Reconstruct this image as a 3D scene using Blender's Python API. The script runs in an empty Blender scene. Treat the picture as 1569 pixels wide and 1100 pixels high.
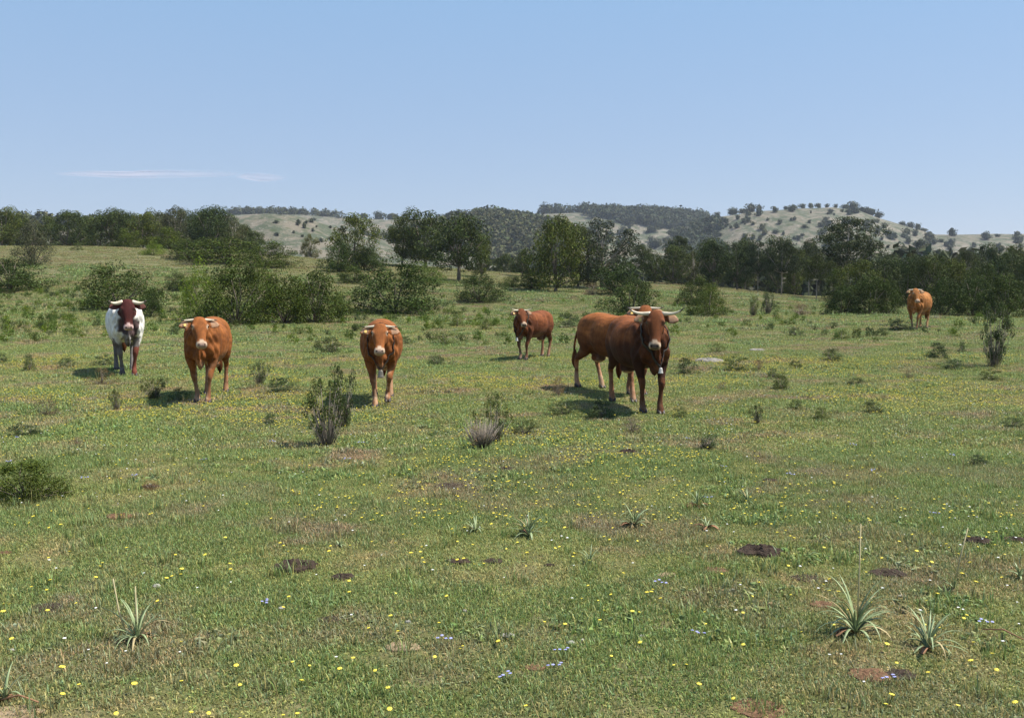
import bpy, math, random
import numpy as np
from mathutils import Vector, Matrix
from math import radians as R, sin, cos, pi

# ------------------------------------------------------------------ camera, sky, sun
S = bpy.context.scene
COL = S.collection
FPX, CX, CY, HOR, EYE = 1400.0, 784.5, 550.0, 445.0, 1.65
PITCH = math.atan((CY - HOR) / FPX)
cam_d = bpy.data.cameras.new('camera'); cam = bpy.data.objects.new('camera', cam_d); COL.objects.link(cam)
cam.location = (0, 0, EYE); cam.rotation_euler = (pi / 2 - PITCH, 0, 0)
cam_d.sensor_width = 36; cam_d.lens = 36 * FPX / 1569; cam_d.clip_start = 0.05; cam_d.clip_end = 30000
S.camera = cam
SUN_EL, SUN_AZ = 59, 0          # degrees; azimuth: from +X turned towards the camera side
sv = Vector((cos(R(SUN_EL)) * cos(R(SUN_AZ)), -cos(R(SUN_EL)) * sin(R(SUN_AZ)), sin(R(SUN_EL))))
w = bpy.data.worlds.new('World'); S.world = w; w.use_nodes = True
nt = w.node_tree
sky = nt.nodes.new('ShaderNodeTexSky'); sky.sky_type = 'NISHITA'; sky.sun_disc = False
sky.sun_elevation = R(SUN_EL); sky.sun_rotation = math.atan2(sv.x, sv.y)
sky.altitude = 300; sky.air_density = 1.0; sky.dust_density = 0.35; sky.ozone_density = 1.6
bg = nt.nodes['Background']; bg.inputs['Strength'].default_value = 0.092
# the clear sky model, evened out with the paler, flatter gradient of a slightly dusty noon sky
tcw = nt.nodes.new('ShaderNodeTexCoord'); sxw = nt.nodes.new('ShaderNodeSeparateXYZ'); nt.links.new(tcw.outputs['Generated'], sxw.inputs[0])
rw = nt.nodes.new('ShaderNodeValToRGB'); nt.links.new(sxw.outputs[2], rw.inputs[0])
er = rw.color_ramp.elements; er[0].position = 0.0; er[0].color = (.262, .290, .425, 1); er[1].position = 1.0; er[1].color = (.10, .19, .38, 1)
e2 = er.new(.30); e2.color = (.198, .325, .50, 1); e3 = er.new(.10); e3.color = (.245, .310, .435, 1)
vm = nt.nodes.new('ShaderNodeVectorMath'); vm.operation = 'SCALE'; vm.inputs['Scale'].default_value = 11.2; nt.links.new(rw.outputs[0], vm.inputs[0])
mw = nt.nodes.new('ShaderNodeMix'); mw.data_type = 'RGBA'; mw.inputs[0].default_value = .7
nt.links.new(sky.outputs[0], mw.inputs[6]); nt.links.new(vm.outputs[0], mw.inputs[7]); nt.links.new(mw.outputs[2], bg.inputs[0])
sl = bpy.data.lights.new('sun', 'SUN'); sl.energy = 5.0; sl.angle = R(0.53); sl.color = (1.0, 0.95, 0.86)
so = bpy.data.objects.new('sun', sl); COL.objects.link(so); so.location = sv * 200
so.rotation_euler = (-sv).to_track_quat('-Z', 'Y').to_euler()
S.view_settings.view_transform = 'Standard'; S.view_settings.look = 'None'
S.view_settings.exposure = 0.68; S.view_settings.gamma = 1.0; S.view_settings.use_curve_mapping = False

# ------------------------------------------------------------------ helpers
rng = np.random.default_rng(11); random.seed(5)

def tag(o, label=None, cat=None, group=None, kind=None):
    if label: o['label'] = label
    if cat: o['category'] = cat
    if group: o['group'] = group
    if kind: o['kind'] = kind
    return o

def meshdata(name, verts, faces, mat=None, smooth=False, col=None):
    me = bpy.data.meshes.new(name)
    verts = np.asarray(verts, dtype=np.float32)
    if isinstance(faces, np.ndarray):
        n, k = faces.shape
        me.vertices.add(len(verts)); me.vertices.foreach_set('co', verts.ravel())
        me.loops.add(n * k); me.loops.foreach_set('vertex_index', faces.ravel().astype(np.int32))
        me.polygons.add(n)
        me.polygons.foreach_set('loop_start', np.arange(0, n * k, k, dtype=np.int32))
        me.update(calc_edges=True)
    else:
        me.from_pydata([tuple(map(float, v)) for v in verts], [], faces)
    if smooth: me.polygons.foreach_set('use_smooth', np.ones(len(me.polygons), dtype=bool))
    if col is not None:
        a = me.color_attributes.new('Col', 'FLOAT_COLOR', 'POINT')
        c = np.ones((len(verts), 4), dtype=np.float32); c[:, :3] = col
        a.data.foreach_set('color', c.ravel())
    if mat: me.materials.append(mat)
    me.update()
    return me

def link(name, me, parent=None, loc=None):
    o = bpy.data.objects.new(name, me); COL.objects.link(o)
    if parent: o.parent = parent
    if loc is not None: o.location = loc
    return o

def empty(name, loc=(0, 0, 0), rz=0):
    o = bpy.data.objects.new(name, None); COL.objects.link(o); o.location = loc
    o.rotation_euler = (0, 0, rz); o.empty_display_size = .2
    return o

def hsh(ix, iy, seed):
    v = np.sin(ix * 127.1 + iy * 311.7 + seed * 74.7) * 43758.5453
    return v - np.floor(v)

def vnoise(x, y, seed=0):
    x = np.asarray(x, float); y = np.asarray(y, float)
    ix = np.floor(x); iy = np.floor(y); fx = x - ix; fy = y - iy
    fx = fx * fx * (3 - 2 * fx); fy = fy * fy * (3 - 2 * fy)
    a = hsh(ix, iy, seed); b = hsh(ix + 1, iy, seed); c = hsh(ix, iy + 1, seed); d = hsh(ix + 1, iy + 1, seed)
    return a + (b - a) * fx + (c - a) * fy + (a - b - c + d) * fx * fy

def fbm(x, y, seed=0, o=4):
    s = 0; a = .5
    for i in range(o):
        s = s + a * vnoise(np.asarray(x) * 2 ** i, np.asarray(y) * 2 ** i, seed + i); a *= .5
    return s / (1 - .5 ** o)

def sstep(a, b, x):
    t = np.clip((np.asarray(x, float) - a) / (b - a), 0, 1); return t * t * (3 - 2 * t)

# ------------------------------------------------------------------ terrain
U = lambda px: (px - CX) / FPX
def zat(py, D): return EYE + (HOR - py) / FPX * D

# columns: px, z at 31 m, z at 45 m, crest distance, crest row, ground beyond the crest
cols = [(-700, .25, .9, 95, 372, -2), (0, .25, .9, 95, 376, -2), (200, .25, .85, 95, 378, -2), (400, .2, .7, 92, 388, -2.5),
        (500, .15, .6, 90, 398, -3), (600, .12, .5, 90, 405, -3), (800, .1, .45, 88, 420, -3), (900, .12, .45, 88, 427, -2.5),
        (1000, .15, .45, 85, 434, -2), (1150, .2, .45, 75, 448, -.5), (1240, .25, .45, 66, 461, .6), (1400, .3, .45, 58, 473, 1.0),
        (1569, .3, .45, 54, 477, 1.0), (2400, .3, .45, 54, 477, 1.0)]
TU = np.linspace(-1.3, 1.3, 261)
TD = np.exp(np.linspace(math.log(4), math.log(1600), 420))
cu = np.array([U(c[0]) for c in cols])
TAB = np.zeros((len(TU), len(TD)))
for i, u in enumerate(TU):
    g = [float(np.interp(u, cu, [c[k] for c in cols])) for k in range(1, 6)]
    zc = zat(g[3], g[2])
    TAB[i] = np.interp(TD, [0, 18, 31, 45, g[2], g[2] + 12, g[2] + 50, 220, 2000],
                       [0, 0, g[0], g[1], zc, zc + .15, zc + g[4] * .8 - .4, zc * .3 + g[4], zc * .3 + g[4]])
for _ in range(14):
    TAB[:, 1:-1] = .25 * TAB[:, :-2] + .5 * TAB[:, 1:-1] + .25 * TAB[:, 2:]
for _ in range(6):
    TAB[1:-1] = .25 * TAB[:-2] + .5 * TAB[1:-1] + .25 * TAB[2:]
# far ridges: distance, depth of front slope, skyline (px, row)
ridges = [
    (430, 170, [(-900, 352), (0, 349), (140, 352), (300, 354), (372, 338), (420, 334), (470, 339), (520, 352), (600, 372), (760, 400), (900, 430), (2600, 430)]),
    (590, 190, [(-900, 440), (430, 430), (500, 380), (560, 372), (640, 358), (700, 343), (745, 338), (810, 346), (870, 358), (930, 366), (1010, 384), (1100, 400), (1300, 430), (2600, 430)]),
    (900, 260, [(-900, 352), (100, 350), (250, 345), (350, 332), (430, 330), (520, 335), (600, 340), (700, 337), (820, 331), (900, 329), (1000, 331), (1060, 338), (1150, 345), (1300, 370), (2600, 400)]),
    (720, 260, [(-900, 440), (860, 430), (960, 396), (1020, 362), (1060, 345), (1095, 333), (1150, 326), (1220, 321), (1270, 321), (1310, 327), (1345, 340), (1385, 351), (1430, 360), (1569, 361), (2600, 350)]),
    (330, 120, [(-900, 440), (1180, 440), (1260, 400), (1330, 376), (1375, 378), (1420, 392), (1480, 398), (1569, 392), (2600, 380)]),
]
def ground_z(x, y):
    x = np.asarray(x, float); y = np.asarray(y, float)
    yy = np.maximum(y, 4.0); u = np.clip(x / yy, -1.29, 1.29); ly = np.log(np.clip(yy, 4.0, 1590))
    fi = (u + 1.3) / 2.6 * 260; fj = (ly - math.log(4)) / (math.log(1600) - math.log(4)) * 419
    i = np.floor(fi).astype(int); j = np.floor(fj).astype(int); a = fi - i; b = fj - j
    i1 = np.minimum(i + 1, 260); j1 = np.minimum(j + 1, 419)
    z = TAB[i, j] * (1 - a) * (1 - b) + TAB[i1, j] * a * (1 - b) + TAB[i, j1] * (1 - a) * b + TAB[i1, j1] * a * b
    z = z + (vnoise(x / 2.3, y / 2.3, 3) - .5) * .05 * sstep(2, 8, y) + (fbm(x / 9, y / 9, 5, 3) - .5) * .25 * sstep(30, 60, y)
    hz = np.full_like(z, -1e3)
    for k, (Rd, wd, prof) in enumerate(ridges):
        top = EYE + (HOR - np.interp(x / np.maximum(y, 60), [U(p[0]) for p in prof], [p[1] for p in prof])) / FPX * Rd
        s = np.where(y < Rd, sstep(Rd - wd, Rd, y), 1 - .6 * sstep(Rd, Rd + 350, y))
        gul = (fbm(x / 55 + k * 3, y / 70, 20 + k, 4) - .5) * 14 * sstep(0, .25, s) * (1 - .75 * sstep(.9, 1, s))
        f = top * s - 4 * (1 - s) + gul * (top > 6)
        hz = np.maximum(hz, np.where(top > 3, f, -1e3))
    return np.where(y > 150, np.maximum(z, hz), z)

fw = np.array([0, cos(PITCH), -sin(PITCH)]); upv = np.array([0, sin(PITCH), cos(PITCH)])
def ray(px, py):
    d = fw + np.array([1, 0, 0]) * (px - CX) / FPX + upv * (CY - py) / FPX
    return d / d[1]
ysamp = np.concatenate([np.arange(2.5, 60, .04), np.arange(60, 200, .2), np.arange(200, 1300, 1.0)])
def at(px, py, lo=2.5, hi=1300):
    """the point of the terrain seen at a place of the photograph"""
    d = ray(px, py); ys = ysamp[(ysamp >= lo) & (ysamp < hi)]
    z = EYE + d[2] * ys; g = ground_z(d[0] * ys, ys)
    k = np.nonzero(z <= g)[0]
    if len(k) == 0: return None
    y = ys[k[0]]
    return Vector((d[0] * y, y, float(g[k[0]])))
def atD(px, D):
    x = U(px) * D
    return Vector((x, D, float(ground_z(x, D))))
def gz(x, y): return float(ground_z(x, y))

# ------------------------------------------------------------------ materials
def newmat(name):
    m = bpy.data.materials.new(name); m.use_nodes = True
    return m, m.node_tree, m.node_tree.nodes['Principled BSDF']
def N(t, typ, **kw):
    n = t.nodes.new(typ)
    for k, v in kw.items():
        if k in ('inputs',):
            for a, b in v.items(): n.inputs[a].default_value = b
        else: setattr(n, k, v)
    return n
def noise(t, scale, detail=4, rough=.6, src=None, vec=None):
    n = N(t, 'ShaderNodeTexNoise', inputs={'Scale': scale, 'Detail': detail, 'Roughness': rough})
    if vec is None:
        g = N(t, 'ShaderNodeNewGeometry'); vec = g.outputs['Position']
    t.links.new(vec, n.inputs['Vector']); return n
def ramp(t, fac, stops):
    r = N(t, 'ShaderNodeValToRGB'); e = r.color_ramp.elements
    while len(e) < len(stops): e.new(.5)
    for k, (p, c) in enumerate(stops):
        e[k].position = p; e[k].color = (*c, 1) if not isinstance(c, (int, float)) else (c, c, c, 1)
    t.links.new(fac, r.inputs[0]); return r.outputs[0]
def mix(t, fac, a, b, mode='MIX'):
    m = N(t, 'ShaderNodeMix', data_type='RGBA', blend_type=mode)
    for sock, v in ((m.inputs[0], fac), (m.inputs[6], a), (m.inputs[7], b)):
        if isinstance(v, (int, float)): sock.default_value = v
        elif isinstance(v, tuple): sock.default_value = (*v, 1)
        else: t.links.new(v, sock)
    return m.outputs[2]
def bump(t, b, h, strength=.5, dist=.02):
    n = N(t, 'ShaderNodeBump', inputs={'Strength': strength, 'Distance': dist})
    t.links.new(h, n.inputs['Height']); t.links.new(n.outputs[0], b.inputs['Normal'])

def simple(name, col, rough=.7, var=.25, scale=30, spec=.3, bmp=.0):
    m, t, b = newmat(name)
    n = noise(t, scale)
    f = ramp(t, n.outputs[0], [(.3, 1 - var), (.7, 1 + var)])
    t.links.new(mix(t, 1.0, col, f, 'MULTIPLY'), b.inputs['Base Color'])
    b.inputs['Roughness'].default_value = rough; b.inputs['Specular IOR Level'].default_value = spec
    if bmp: bump(t, b, n.outputs[0], bmp)
    return m

def leafmat(name, col, trans=.3, ctint=(1.25, 1.2, .8), pos_var=.35, brown=None):
    """leaves: per-leaf tint from the Col attribute, per-plant tint from the object's random number"""
    m, t, b = newmat(name)
    at_ = N(t, 'ShaderNodeAttribute', attribute_name='Col')
    c = mix(t, 1.0, col, at_.outputs['Color'], 'MULTIPLY')
    oi = N(t, 'ShaderNodeObjectInfo')
    v = ramp(t, oi.outputs['Random'], [(0, (.72, .82, .9)), (.5, (1, 1, .95)), (1, (ctint[0] * 1.15, ctint[1] * 1.12, ctint[2]))])
    c = mix(t, 1.0, c, v, 'MULTIPLY')
    n = noise(t, 1.1, 3)
    c = mix(t, 1.0, c, ramp(t, n.outputs[0], [(.35, 1 - pos_var), (.65, 1 + pos_var)]), 'MULTIPLY')
    t.links.new(c, b.inputs['Base Color'])
    b.inputs['Roughness'].default_value = .65; b.inputs['Specular IOR Level'].default_value = .12
    tr = N(t, 'ShaderNodeBsdfTranslucent'); t.links.new(c, tr.inputs[0])
    ms = N(t, 'ShaderNodeMixShader', inputs={0: trans})
    out = t.nodes['Material Output']
    t.links.new(b.outputs[0], ms.inputs[1]); t.links.new(tr.outputs[0], ms.inputs[2]); t.links.new(ms.outputs[0], out.inputs[0])
    return m

M = {}
M['oak'] = leafmat('oak_leaves', (.060, .080, .022), .10)
M['juniper'] = leafmat('juniper_leaves', (.050, .074, .014), .10)
M['bright'] = leafmat('bright_shrub_leaves', (.090, .140, .026), .28)
M['grey'] = leafmat('grey_green_leaves', (.080, .088, .050), .22)
M['wispy'] = leafmat('wispy_shrub_leaves', (.075, .102, .042), .25)
M['brown'] = leafmat('dry_shrub_twigs', (.17, .125, .085), .15)
M['pine'] = leafmat('pine_needles', (.040, .055, .022), .15)
M['far'] = leafmat('far_tree_leaves', (.062, .072, .036), .15, (1.15, 1.1, .9))
M['bark'] = simple('bark', (.16, .13, .10), .9, .4, 6)
M['palebark'] = simple('pale_bark', (.27, .24, .20), .9, .35, 5)
M['twig'] = simple('twig', (.24, .20, .16), .9, .35, 20)

# ground
def ground_mat():
    m, t, b = newmat('pasture_ground')
    n1 = noise(t, .35, 5, .65); n2 = noise(t, 3.2, 5, .7); n3 = noise(t, 26, 4, .7); n4 = noise(t, 110, 2, .6)
    green = mix(t, ramp(t, n2.outputs[0], [(.35, 0), (.65, 1)]), (.085, .105, .028), (.15, .165, .052))
    brown = mix(t, n3.outputs[0], (.10, .072, .045), (.24, .19, .12))
    f = mix(t, .45, ramp(t, n1.outputs[0], [(.42, 0), (.68, 1)]), ramp(t, n2.outputs[0], [(.45, 0), (.62, 1)]))
    c = mix(t, f, green, brown)
    dry = N(t, 'ShaderNodeAttribute', attribute_name='Col')
    sep = N(t, 'ShaderNodeSeparateColor'); t.links.new(dry.outputs['Color'], sep.inputs[0])
    tan = mix(t, ramp(t, n2.outputs[0], [(.4, 0), (.62, 1)]), (.17, .145, .085), (.105, .125, .055))
    c = mix(t, sep.outputs[0], c, tan)
    c = mix(t, 1.0, c, ramp(t, n3.outputs[0], [(.3, .72), (.7, 1.25)]), 'MULTIPLY')
    c = mix(t, 1.0, c, ramp(t, n4.outputs[0], [(.3, .75), (.7, 1.25)]), 'MULTIPLY')
    t.links.new(c, b.inputs['Base Color']); b.inputs['Roughness'].default_value = .95
    b.inputs['Specular IOR Level'].default_value = .1
    bump(t, b, n3.outputs[0], .6, .04)
    return m
def hill_mat():
    m, t, b = newmat('hill_scrub')
    n1 = noise(t, .012, 5, .6); n2 = noise(t, .09, 5, .7); n3 = noise(t, .3, 6, .75)
    c = mix(t, ramp(t, n1.outputs[0], [(.38, 0), (.62, 1)]), (.165, .145, .108), (.20, .176, .136))
    c = mix(t, ramp(t, n2.outputs[0], [(.44, 0), (.56, 1)]), c, (.075, .088, .055))
    rock = ramp(t, n3.outputs[0], [(.56, 0), (.66, 1)])
    c = mix(t, rock, c, (.27, .245, .20))
    vr = N(t, 'ShaderNodeTexVoronoi', inputs={'Scale': .17}); g = N(t, 'ShaderNodeNewGeometry'); t.links.new(g.outputs['Position'], vr.inputs['Vector'])
    c = mix(t, ramp(t, vr.outputs['Distance'], [(.2, .85), (.34, 0)]), c, (.06, .075, .035))
    at_ = N(t, 'ShaderNodeAttribute', attribute_name='Col'); sep = N(t, 'ShaderNodeSeparateColor'); t.links.new(at_.outputs['Color'], sep.inputs[0])
    c = mix(t, sep.outputs[0], c, (.045, .058, .03))
    t.links.new(c, b.inputs['Base Color']); b.inputs['Roughness'].default_value = .95
    b.inputs['Specular IOR Level'].default_value = .1
    bump(t, b, n3.outputs[0], .8, 1.0)
    return m
M['ground'] = ground_mat(); M['hill'] = hill_mat()

def sheet(name, ys, us, mat, off=14.0, colf=None):
    Y, Uu = np.meshgrid(ys, us, indexing='ij')
    X = Uu * (np.maximum(Y, 0) + off)
    Z = ground_z(X, Y)
    v = np.stack([X, Y, Z], -1).reshape(-1, 3)
    r, c = len(ys), len(us)
    idx = np.arange(r * c).reshape(r, c)
    f = np.stack([idx[:-1, :-1], idx[:-1, 1:], idx[1:, 1:], idx[1:, :-1]], -1).reshape(-1, 4)
    co = colf(v[:, 0], v[:, 1]) if colf else None
    me = meshdata(name, v, f, mat, True, co)
    return tag(link(name, me), kind='structure')

def wood_mask(x, y):
    """where closed wood covers the far slopes (1 = wood)"""
    px = x / np.maximum(y, 1) * FPX + CX
    C = sstep(430, 470, y) * (1 - sstep(612, 640, y)) * sstep(560, 700, px) * (1 - sstep(830, 900, px))
    B = sstep(800, 850, y) * sstep(840, 930, px) * (1 - sstep(1080, 1130, px)) * .8
    E = (1 - sstep(640, 700, y)) * sstep(520, 560, y) * sstep(1000, 1050, px) * (1 - sstep(1080, 1190, px))
    k = fbm(x / 40, y / 60, 60, 3)
    return np.clip((np.maximum(np.maximum(C, B), E) - .4 + (k - .5) * 1.2) * 4, 0, 1)

def gcol(x, y):
    d = sstep(38, 62, y) * (.55 + .9 * (fbm(x / 14, y / 14, 8, 3) - .5))
    return np.stack([np.clip(d, 0, 1)] * 3, -1)
def hcol(x, y):
    return np.stack([wood_mask(x, y)] * 3, -1)
ys1 = np.concatenate([np.linspace(-40, 2, 12), np.arange(2.5, 30, .22), np.arange(30, 110, .6), np.arange(110, 241, 2.6)])
ys1[-1] = 240.0
ys2 = np.concatenate([np.arange(240, 1060, 4.0), np.linspace(1064, 1500, 30)])
us = np.linspace(-1.25, 1.25, 361)
sheet('ground', ys1, us, M['ground'], colf=gcol)
sheet('hills', ys2, us, M['hill'], colf=hcol)

# haze
def box(name, a, b, mat):
    v = [(x, y, z) for x in (a[0], b[0]) for y in (a[1], b[1]) for z in (a[2], b[2])]
    f = [(0, 1, 3, 2), (4, 6, 7, 5), (0, 4, 5, 1), (2, 3, 7, 6), (0, 2, 6, 4), (1, 5, 7, 3)]
    return link(name, meshdata(name, v, f, mat))
HAZE = .00017
hm = bpy.data.materials.new('haze_air'); hm.use_nodes = True; ht = hm.node_tree
ht.nodes.remove(ht.nodes['Principled BSDF'])
hv = N(ht, 'ShaderNodeVolumePrincipled', inputs={'Density': HAZE, 'Color': (.80, .88, 1, 1), 'Anisotropy': .2})
ht.links.new(hv.outputs[0], ht.nodes['Material Output'].inputs['Volume'])
tag(box('haze', (-2100, -60, -12), (2100, 1560, 96), hm), 'thin pale blue haze over the far hills', 'haze', kind='stuff')

# thin clouds
def cloud(px, py, wpx, hpx, dens):
    D = 7000.0
    m = bpy.data.materials.new('cloud_vapour'); m.use_nodes = True; t = m.node_tree
    t.nodes.remove(t.nodes['Principled BSDF'])
    tc = N(t, 'ShaderNodeTexCoord'); sx_ = N(t, 'ShaderNodeSeparateXYZ'); t.links.new(tc.outputs['Generated'], sx_.inputs[0])
    def fall(sock, e0, e1):
        return ramp(t, sock, [(0, 0), (e0, .8), (.5, 1), (1 - e1, .7), (1, 0)])
    nz = noise(t, .004, 5, .65); mp = N(t, 'ShaderNodeMapping'); mp.inputs['Scale'].default_value = (1, 1, 6); g_ = N(t, 'ShaderNodeNewGeometry')
    t.links.new(g_.outputs['Position'], mp.inputs[0]); t.links.new(mp.outputs[0], nz.inputs['Vector'])
    a_ = mix(t, 1.0, fall(sx_.outputs[0], .25, .35), fall(sx_.outputs[2], .35, .35), 'MULTIPLY')
    a_ = mix(t, 1.0, a_, ramp(t, nz.outputs[0], [(.38, .15), (.62, dens)]), 'MULTIPLY')
    df = N(t, 'ShaderNodeBsdfDiffuse', inputs={'Color': (.88, .74, .74, 1)}); tl = N(t, 'ShaderNodeBsdfTranslucent', inputs={'Color': (.88, .74, .74, 1)}); tp = N(t, 'ShaderNodeBsdfTransparent')
    m1 = N(t, 'ShaderNodeMixShader', inputs={0: .5}); m2 = N(t, 'ShaderNodeMixShader')
    t.links.new(df.outputs[0], m1.inputs[1]); t.links.new(tl.outputs[0], m1.inputs[2]); t.links.new(a_, m2.inputs[0]); t.links.new(tp.outputs[0], m2.inputs[1]); t.links.new(m1.outputs[0], m2.inputs[2])
    t.links.new(m2.outputs[0], t.nodes['Material Output'].inputs['Surface'])
    n, k = 40, 12; vs = []; fs = []
    for i in range(n + 1):
        a = i / n; r = max(.02, sin(pi * a)) ** .7 * (.65 + .5 * float(fbm(a * 7, px, 3, 3)))
        for j in range(k):
            b = 2 * pi * j / k
            vs.append(((a - .5) * wpx / FPX * D, cos(b) * r * 170, (sin(b) * r + (float(fbm(a * 5, 3, px, 2)) - .5) * .5) * hpx / 2 / FPX * D))
    for i in range(n):
        for j in range(k): fs.append((i * k + j, (i + 1) * k + j, (i + 1) * k + (j + 1) % k, i * k + (j + 1) % k))
    fs.append(tuple(range(k))); fs.append(tuple(n * k + j for j in reversed(range(k))))
    o = link('cloud', meshdata('cloud', vs, fs, m, True), loc=(U(px) * D, D, EYE + (HOR - py) / FPX * D))
    return o
tag(cloud(235, 270, 300, 12, .34), 'longer thin streak of pale cloud low on the left', 'cloud', 'thin clouds above the horizon')
tag(cloud(405, 274, 80, 11, .26), 'shorter faint cloud streak to the right of the longer one', 'cloud', 'thin clouds above the horizon')

# ------------------------------------------------------------------ vegetation generators
def leaf_cards(P, size, asp=.45, outward=None, bias=.4, hang=0):
    n = len(P)
    nrm = rng.normal(size=(n, 3))
    if outward is not None: nrm = nrm * (1 - bias) + outward * bias * 1.8
    nrm /= np.linalg.norm(nrm, axis=1)[:, None] + 1e-9
    a = np.cross(nrm, rng.normal(size=(n, 3)))
    a[:, 2] += hang; a /= np.linalg.norm(a, axis=1)[:, None] + 1e-9
    b = np.cross(nrm, a)
    s = (size * rng.uniform(.6, 1.4, n))[:, None]
    v = np.stack([P - a * s, P + b * s * asp, P + a * s, P - b * s * asp], 1).reshape(-1, 3)
    f = np.arange(4 * n).reshape(n, 4)
    g = rng.uniform(.45, 1.55, n)
    c = np.stack([g * rng.uniform(.85, 1.25, n), g, g * rng.uniform(.7, 1.1, n)], -1)
    return v, f, np.repeat(c, 4, axis=0)

def tubes(paths, k=6):
    vs = []; fs = []
    for pts, rad in paths:
        pts = [Vector(p) for p in pts]; base = len(vs)
        for i, p in enumerate(pts):
            d = (pts[min(i + 1, len(pts) - 1)] - pts[max(i - 1, 0)]).normalized()
            s = d.cross(Vector((.3, .9, .2))).normalized(); t = d.cross(s)
            for j in range(k):
                a = 2 * pi * j / k; vs.append(p + (s * cos(a) + t * sin(a)) * rad[i])
        for i in range(len(pts) - 1):
            for j in range(k):
                fs.append((base + i * k + j, base + i * k + (j + 1) % k, base + (i + 1) * k + (j + 1) % k, base + (i + 1) * k + j))
        fs.append(tuple(base + j for j in reversed(range(k)))); fs.append(tuple(base + (len(pts) - 1) * k + j for j in range(k)))
    return vs, fs

def crown_clumps(env, K, rc, jitter=.1):
    """clump centres in the crown envelope; env(theta, h) gives the radius at height h"""
    C = []
    while len(C) < K:
        h = rng.uniform(0, 1); th = rng.uniform(0, 2 * pi)
        r = env(th, h) * math.sqrt(rng.uniform(.12, 1))
        if rng.uniform() < env(th, h) / .5 + .1: C.append((cos(th) * r, sin(th) * r, h))
    return np.array(C)

def crown(env, K, rc, n, size, z0=0., z1=1., squash=.75, asp=.45, hang=0):
    C = crown_clumps(env, K, rc); R_ = rng.uniform(.6, 1.35, K) * rc
    k = rng.integers(0, K, n); d = rng.normal(size=(n, 3)); d /= np.linalg.norm(d, axis=1)[:, None]
    rr = rng.uniform(.55, 1.04, n) ** .35
    P = C[k].copy(); P[:, 2] = z0 + P[:, 2] * (z1 - z0)
    off = d * (R_[k] * rr)[:, None]; off[:, 2] *= squash
    P = P + off; P[:, 2] = np.maximum(P[:, 2], .01)
    v, f, c = leaf_cards(P, size, asp, d, .52, hang)
    C2 = C.copy(); C2[:, 2] = z0 + C2[:, 2] * (z1 - z0)
    return v, f, c, C2

def lim(base, C, r0, kmax, z0):
    paths = []; base = Vector(base)
    for q in C[:kmax]:
        q = Vector(q); m_ = (base + q) * .5 + Vector(rng.normal(size=3) * .03); m_.z = max(m_.z, base.z)
        paths.append(([base - Vector((0, 0, .02)), m_, q], [r0 * .6, r0 * .4, r0 * .12]))
    return paths

def env_round(th, h): return .5 * math.sqrt(max(0, 1 - (2 * h - .9) ** 2 / 1.25)) * (.85 + .25 * sin(th * 2 + h * 5))
def env_dome(th, h): return .5 * math.sqrt(max(0, 1 - h * h)) * (.85 + .3 * sin(th * 3 + h * 4))
def env_cone(th, h): return .46 * (1 - h) ** .75 * (.9 + .2 * sin(th * 4)) + .03
def env_low(th, h): return .5 * (1 - h ** 1.5 * .7) * (.75 + .35 * sin(th * 2.0 + 1))
def env_vase(th, h): return (.24 + .3 * h) * (1.1 - .55 * sstep(.6, 1, h)) * (.7 + .5 * sin(th * 2 + h * 6))

PROTO = {}
def proto(kind, idx, fol, stem):
    PROTO.setdefault(kind, []).append((fol, stem))
def mk(kind, nvar, fn):
    for i in range(nvar):
        v, f, c, mat, st, smat = fn(i)
        fol = meshdata('foliage', v, f, mat, False, c)
        sv_, sf_ = tubes(st, 6)
        proto(kind, i, fol, meshdata('trunk', sv_, sf_, smat, True))
def oak(i):
    z0 = [.14, .06, .2, .12, .04][i % 5]
    v, f, c, C = crown(lambda t, h: env_round(t + i * 1.7, h), 75, .12, 12000, .0150, z0, .9, .8)
    st = [([(0, 0, -.03), (.01, .01, z0 * .6), (.0, -.01, z0 + .1), (.02, 0, .6)], [.035, .028, .024, .008])] + lim((0, 0, z0 + .03), C, .025, 12, z0)
    return v, f, c, M['oak'], st, M['bark']
mk('oak', 5, oak)
def scruffy(i):
    v, f, c, C = crown(lambda t, h: env_round(t + i, h) * .95, 60, .115, 9500, .0145, .1, .9, .8)
    st = [([(0, 0, -.03), (.02, .01, .2), (-.01, 0, .4), (.02, 0, .75)], [.03, .024, .02, .006])] + lim((0, 0, .22), C, .022, 26, .2)
    return v, f, c, M['grey'], st, M['palebark']
mk('scruffy', 3, scruffy)
def jun(i):
    v, f, c, C = crown(lambda t, h: env_dome(t + i * 2.1, h), 70, .13, 11000, .0155, .0, .84, .9, .4, .5)
    return v, f, c, M['juniper'], lim((0, 0, 0), C, .02, 14, 0) , M['bark']
mk('juniper', 5, jun)
def cone(i):
    v, f, c, C = crown(lambda t, h: env_cone(t + i, h), 60, .11, 9000, .016, .0, .9, 1.3, .3, 1.0)
    return v, f, c, M['bright'] if i % 2 == 0 else M['juniper'], lim((0, 0, 0), C, .02, 10, 0), M['bark']
mk('cone', 4, cone)
def low(i):
    v, f, c, C = crown(lambda t, h: env_low(t + i * 1.3, h), 44, .085, 3400, .018, .0, .78, 1.1, .4, .7)
    return v, f, c, M['wispy'], lim((0, 0, 0), C, .016, 12, 0), M['twig']
mk('low', 4, low)
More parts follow.
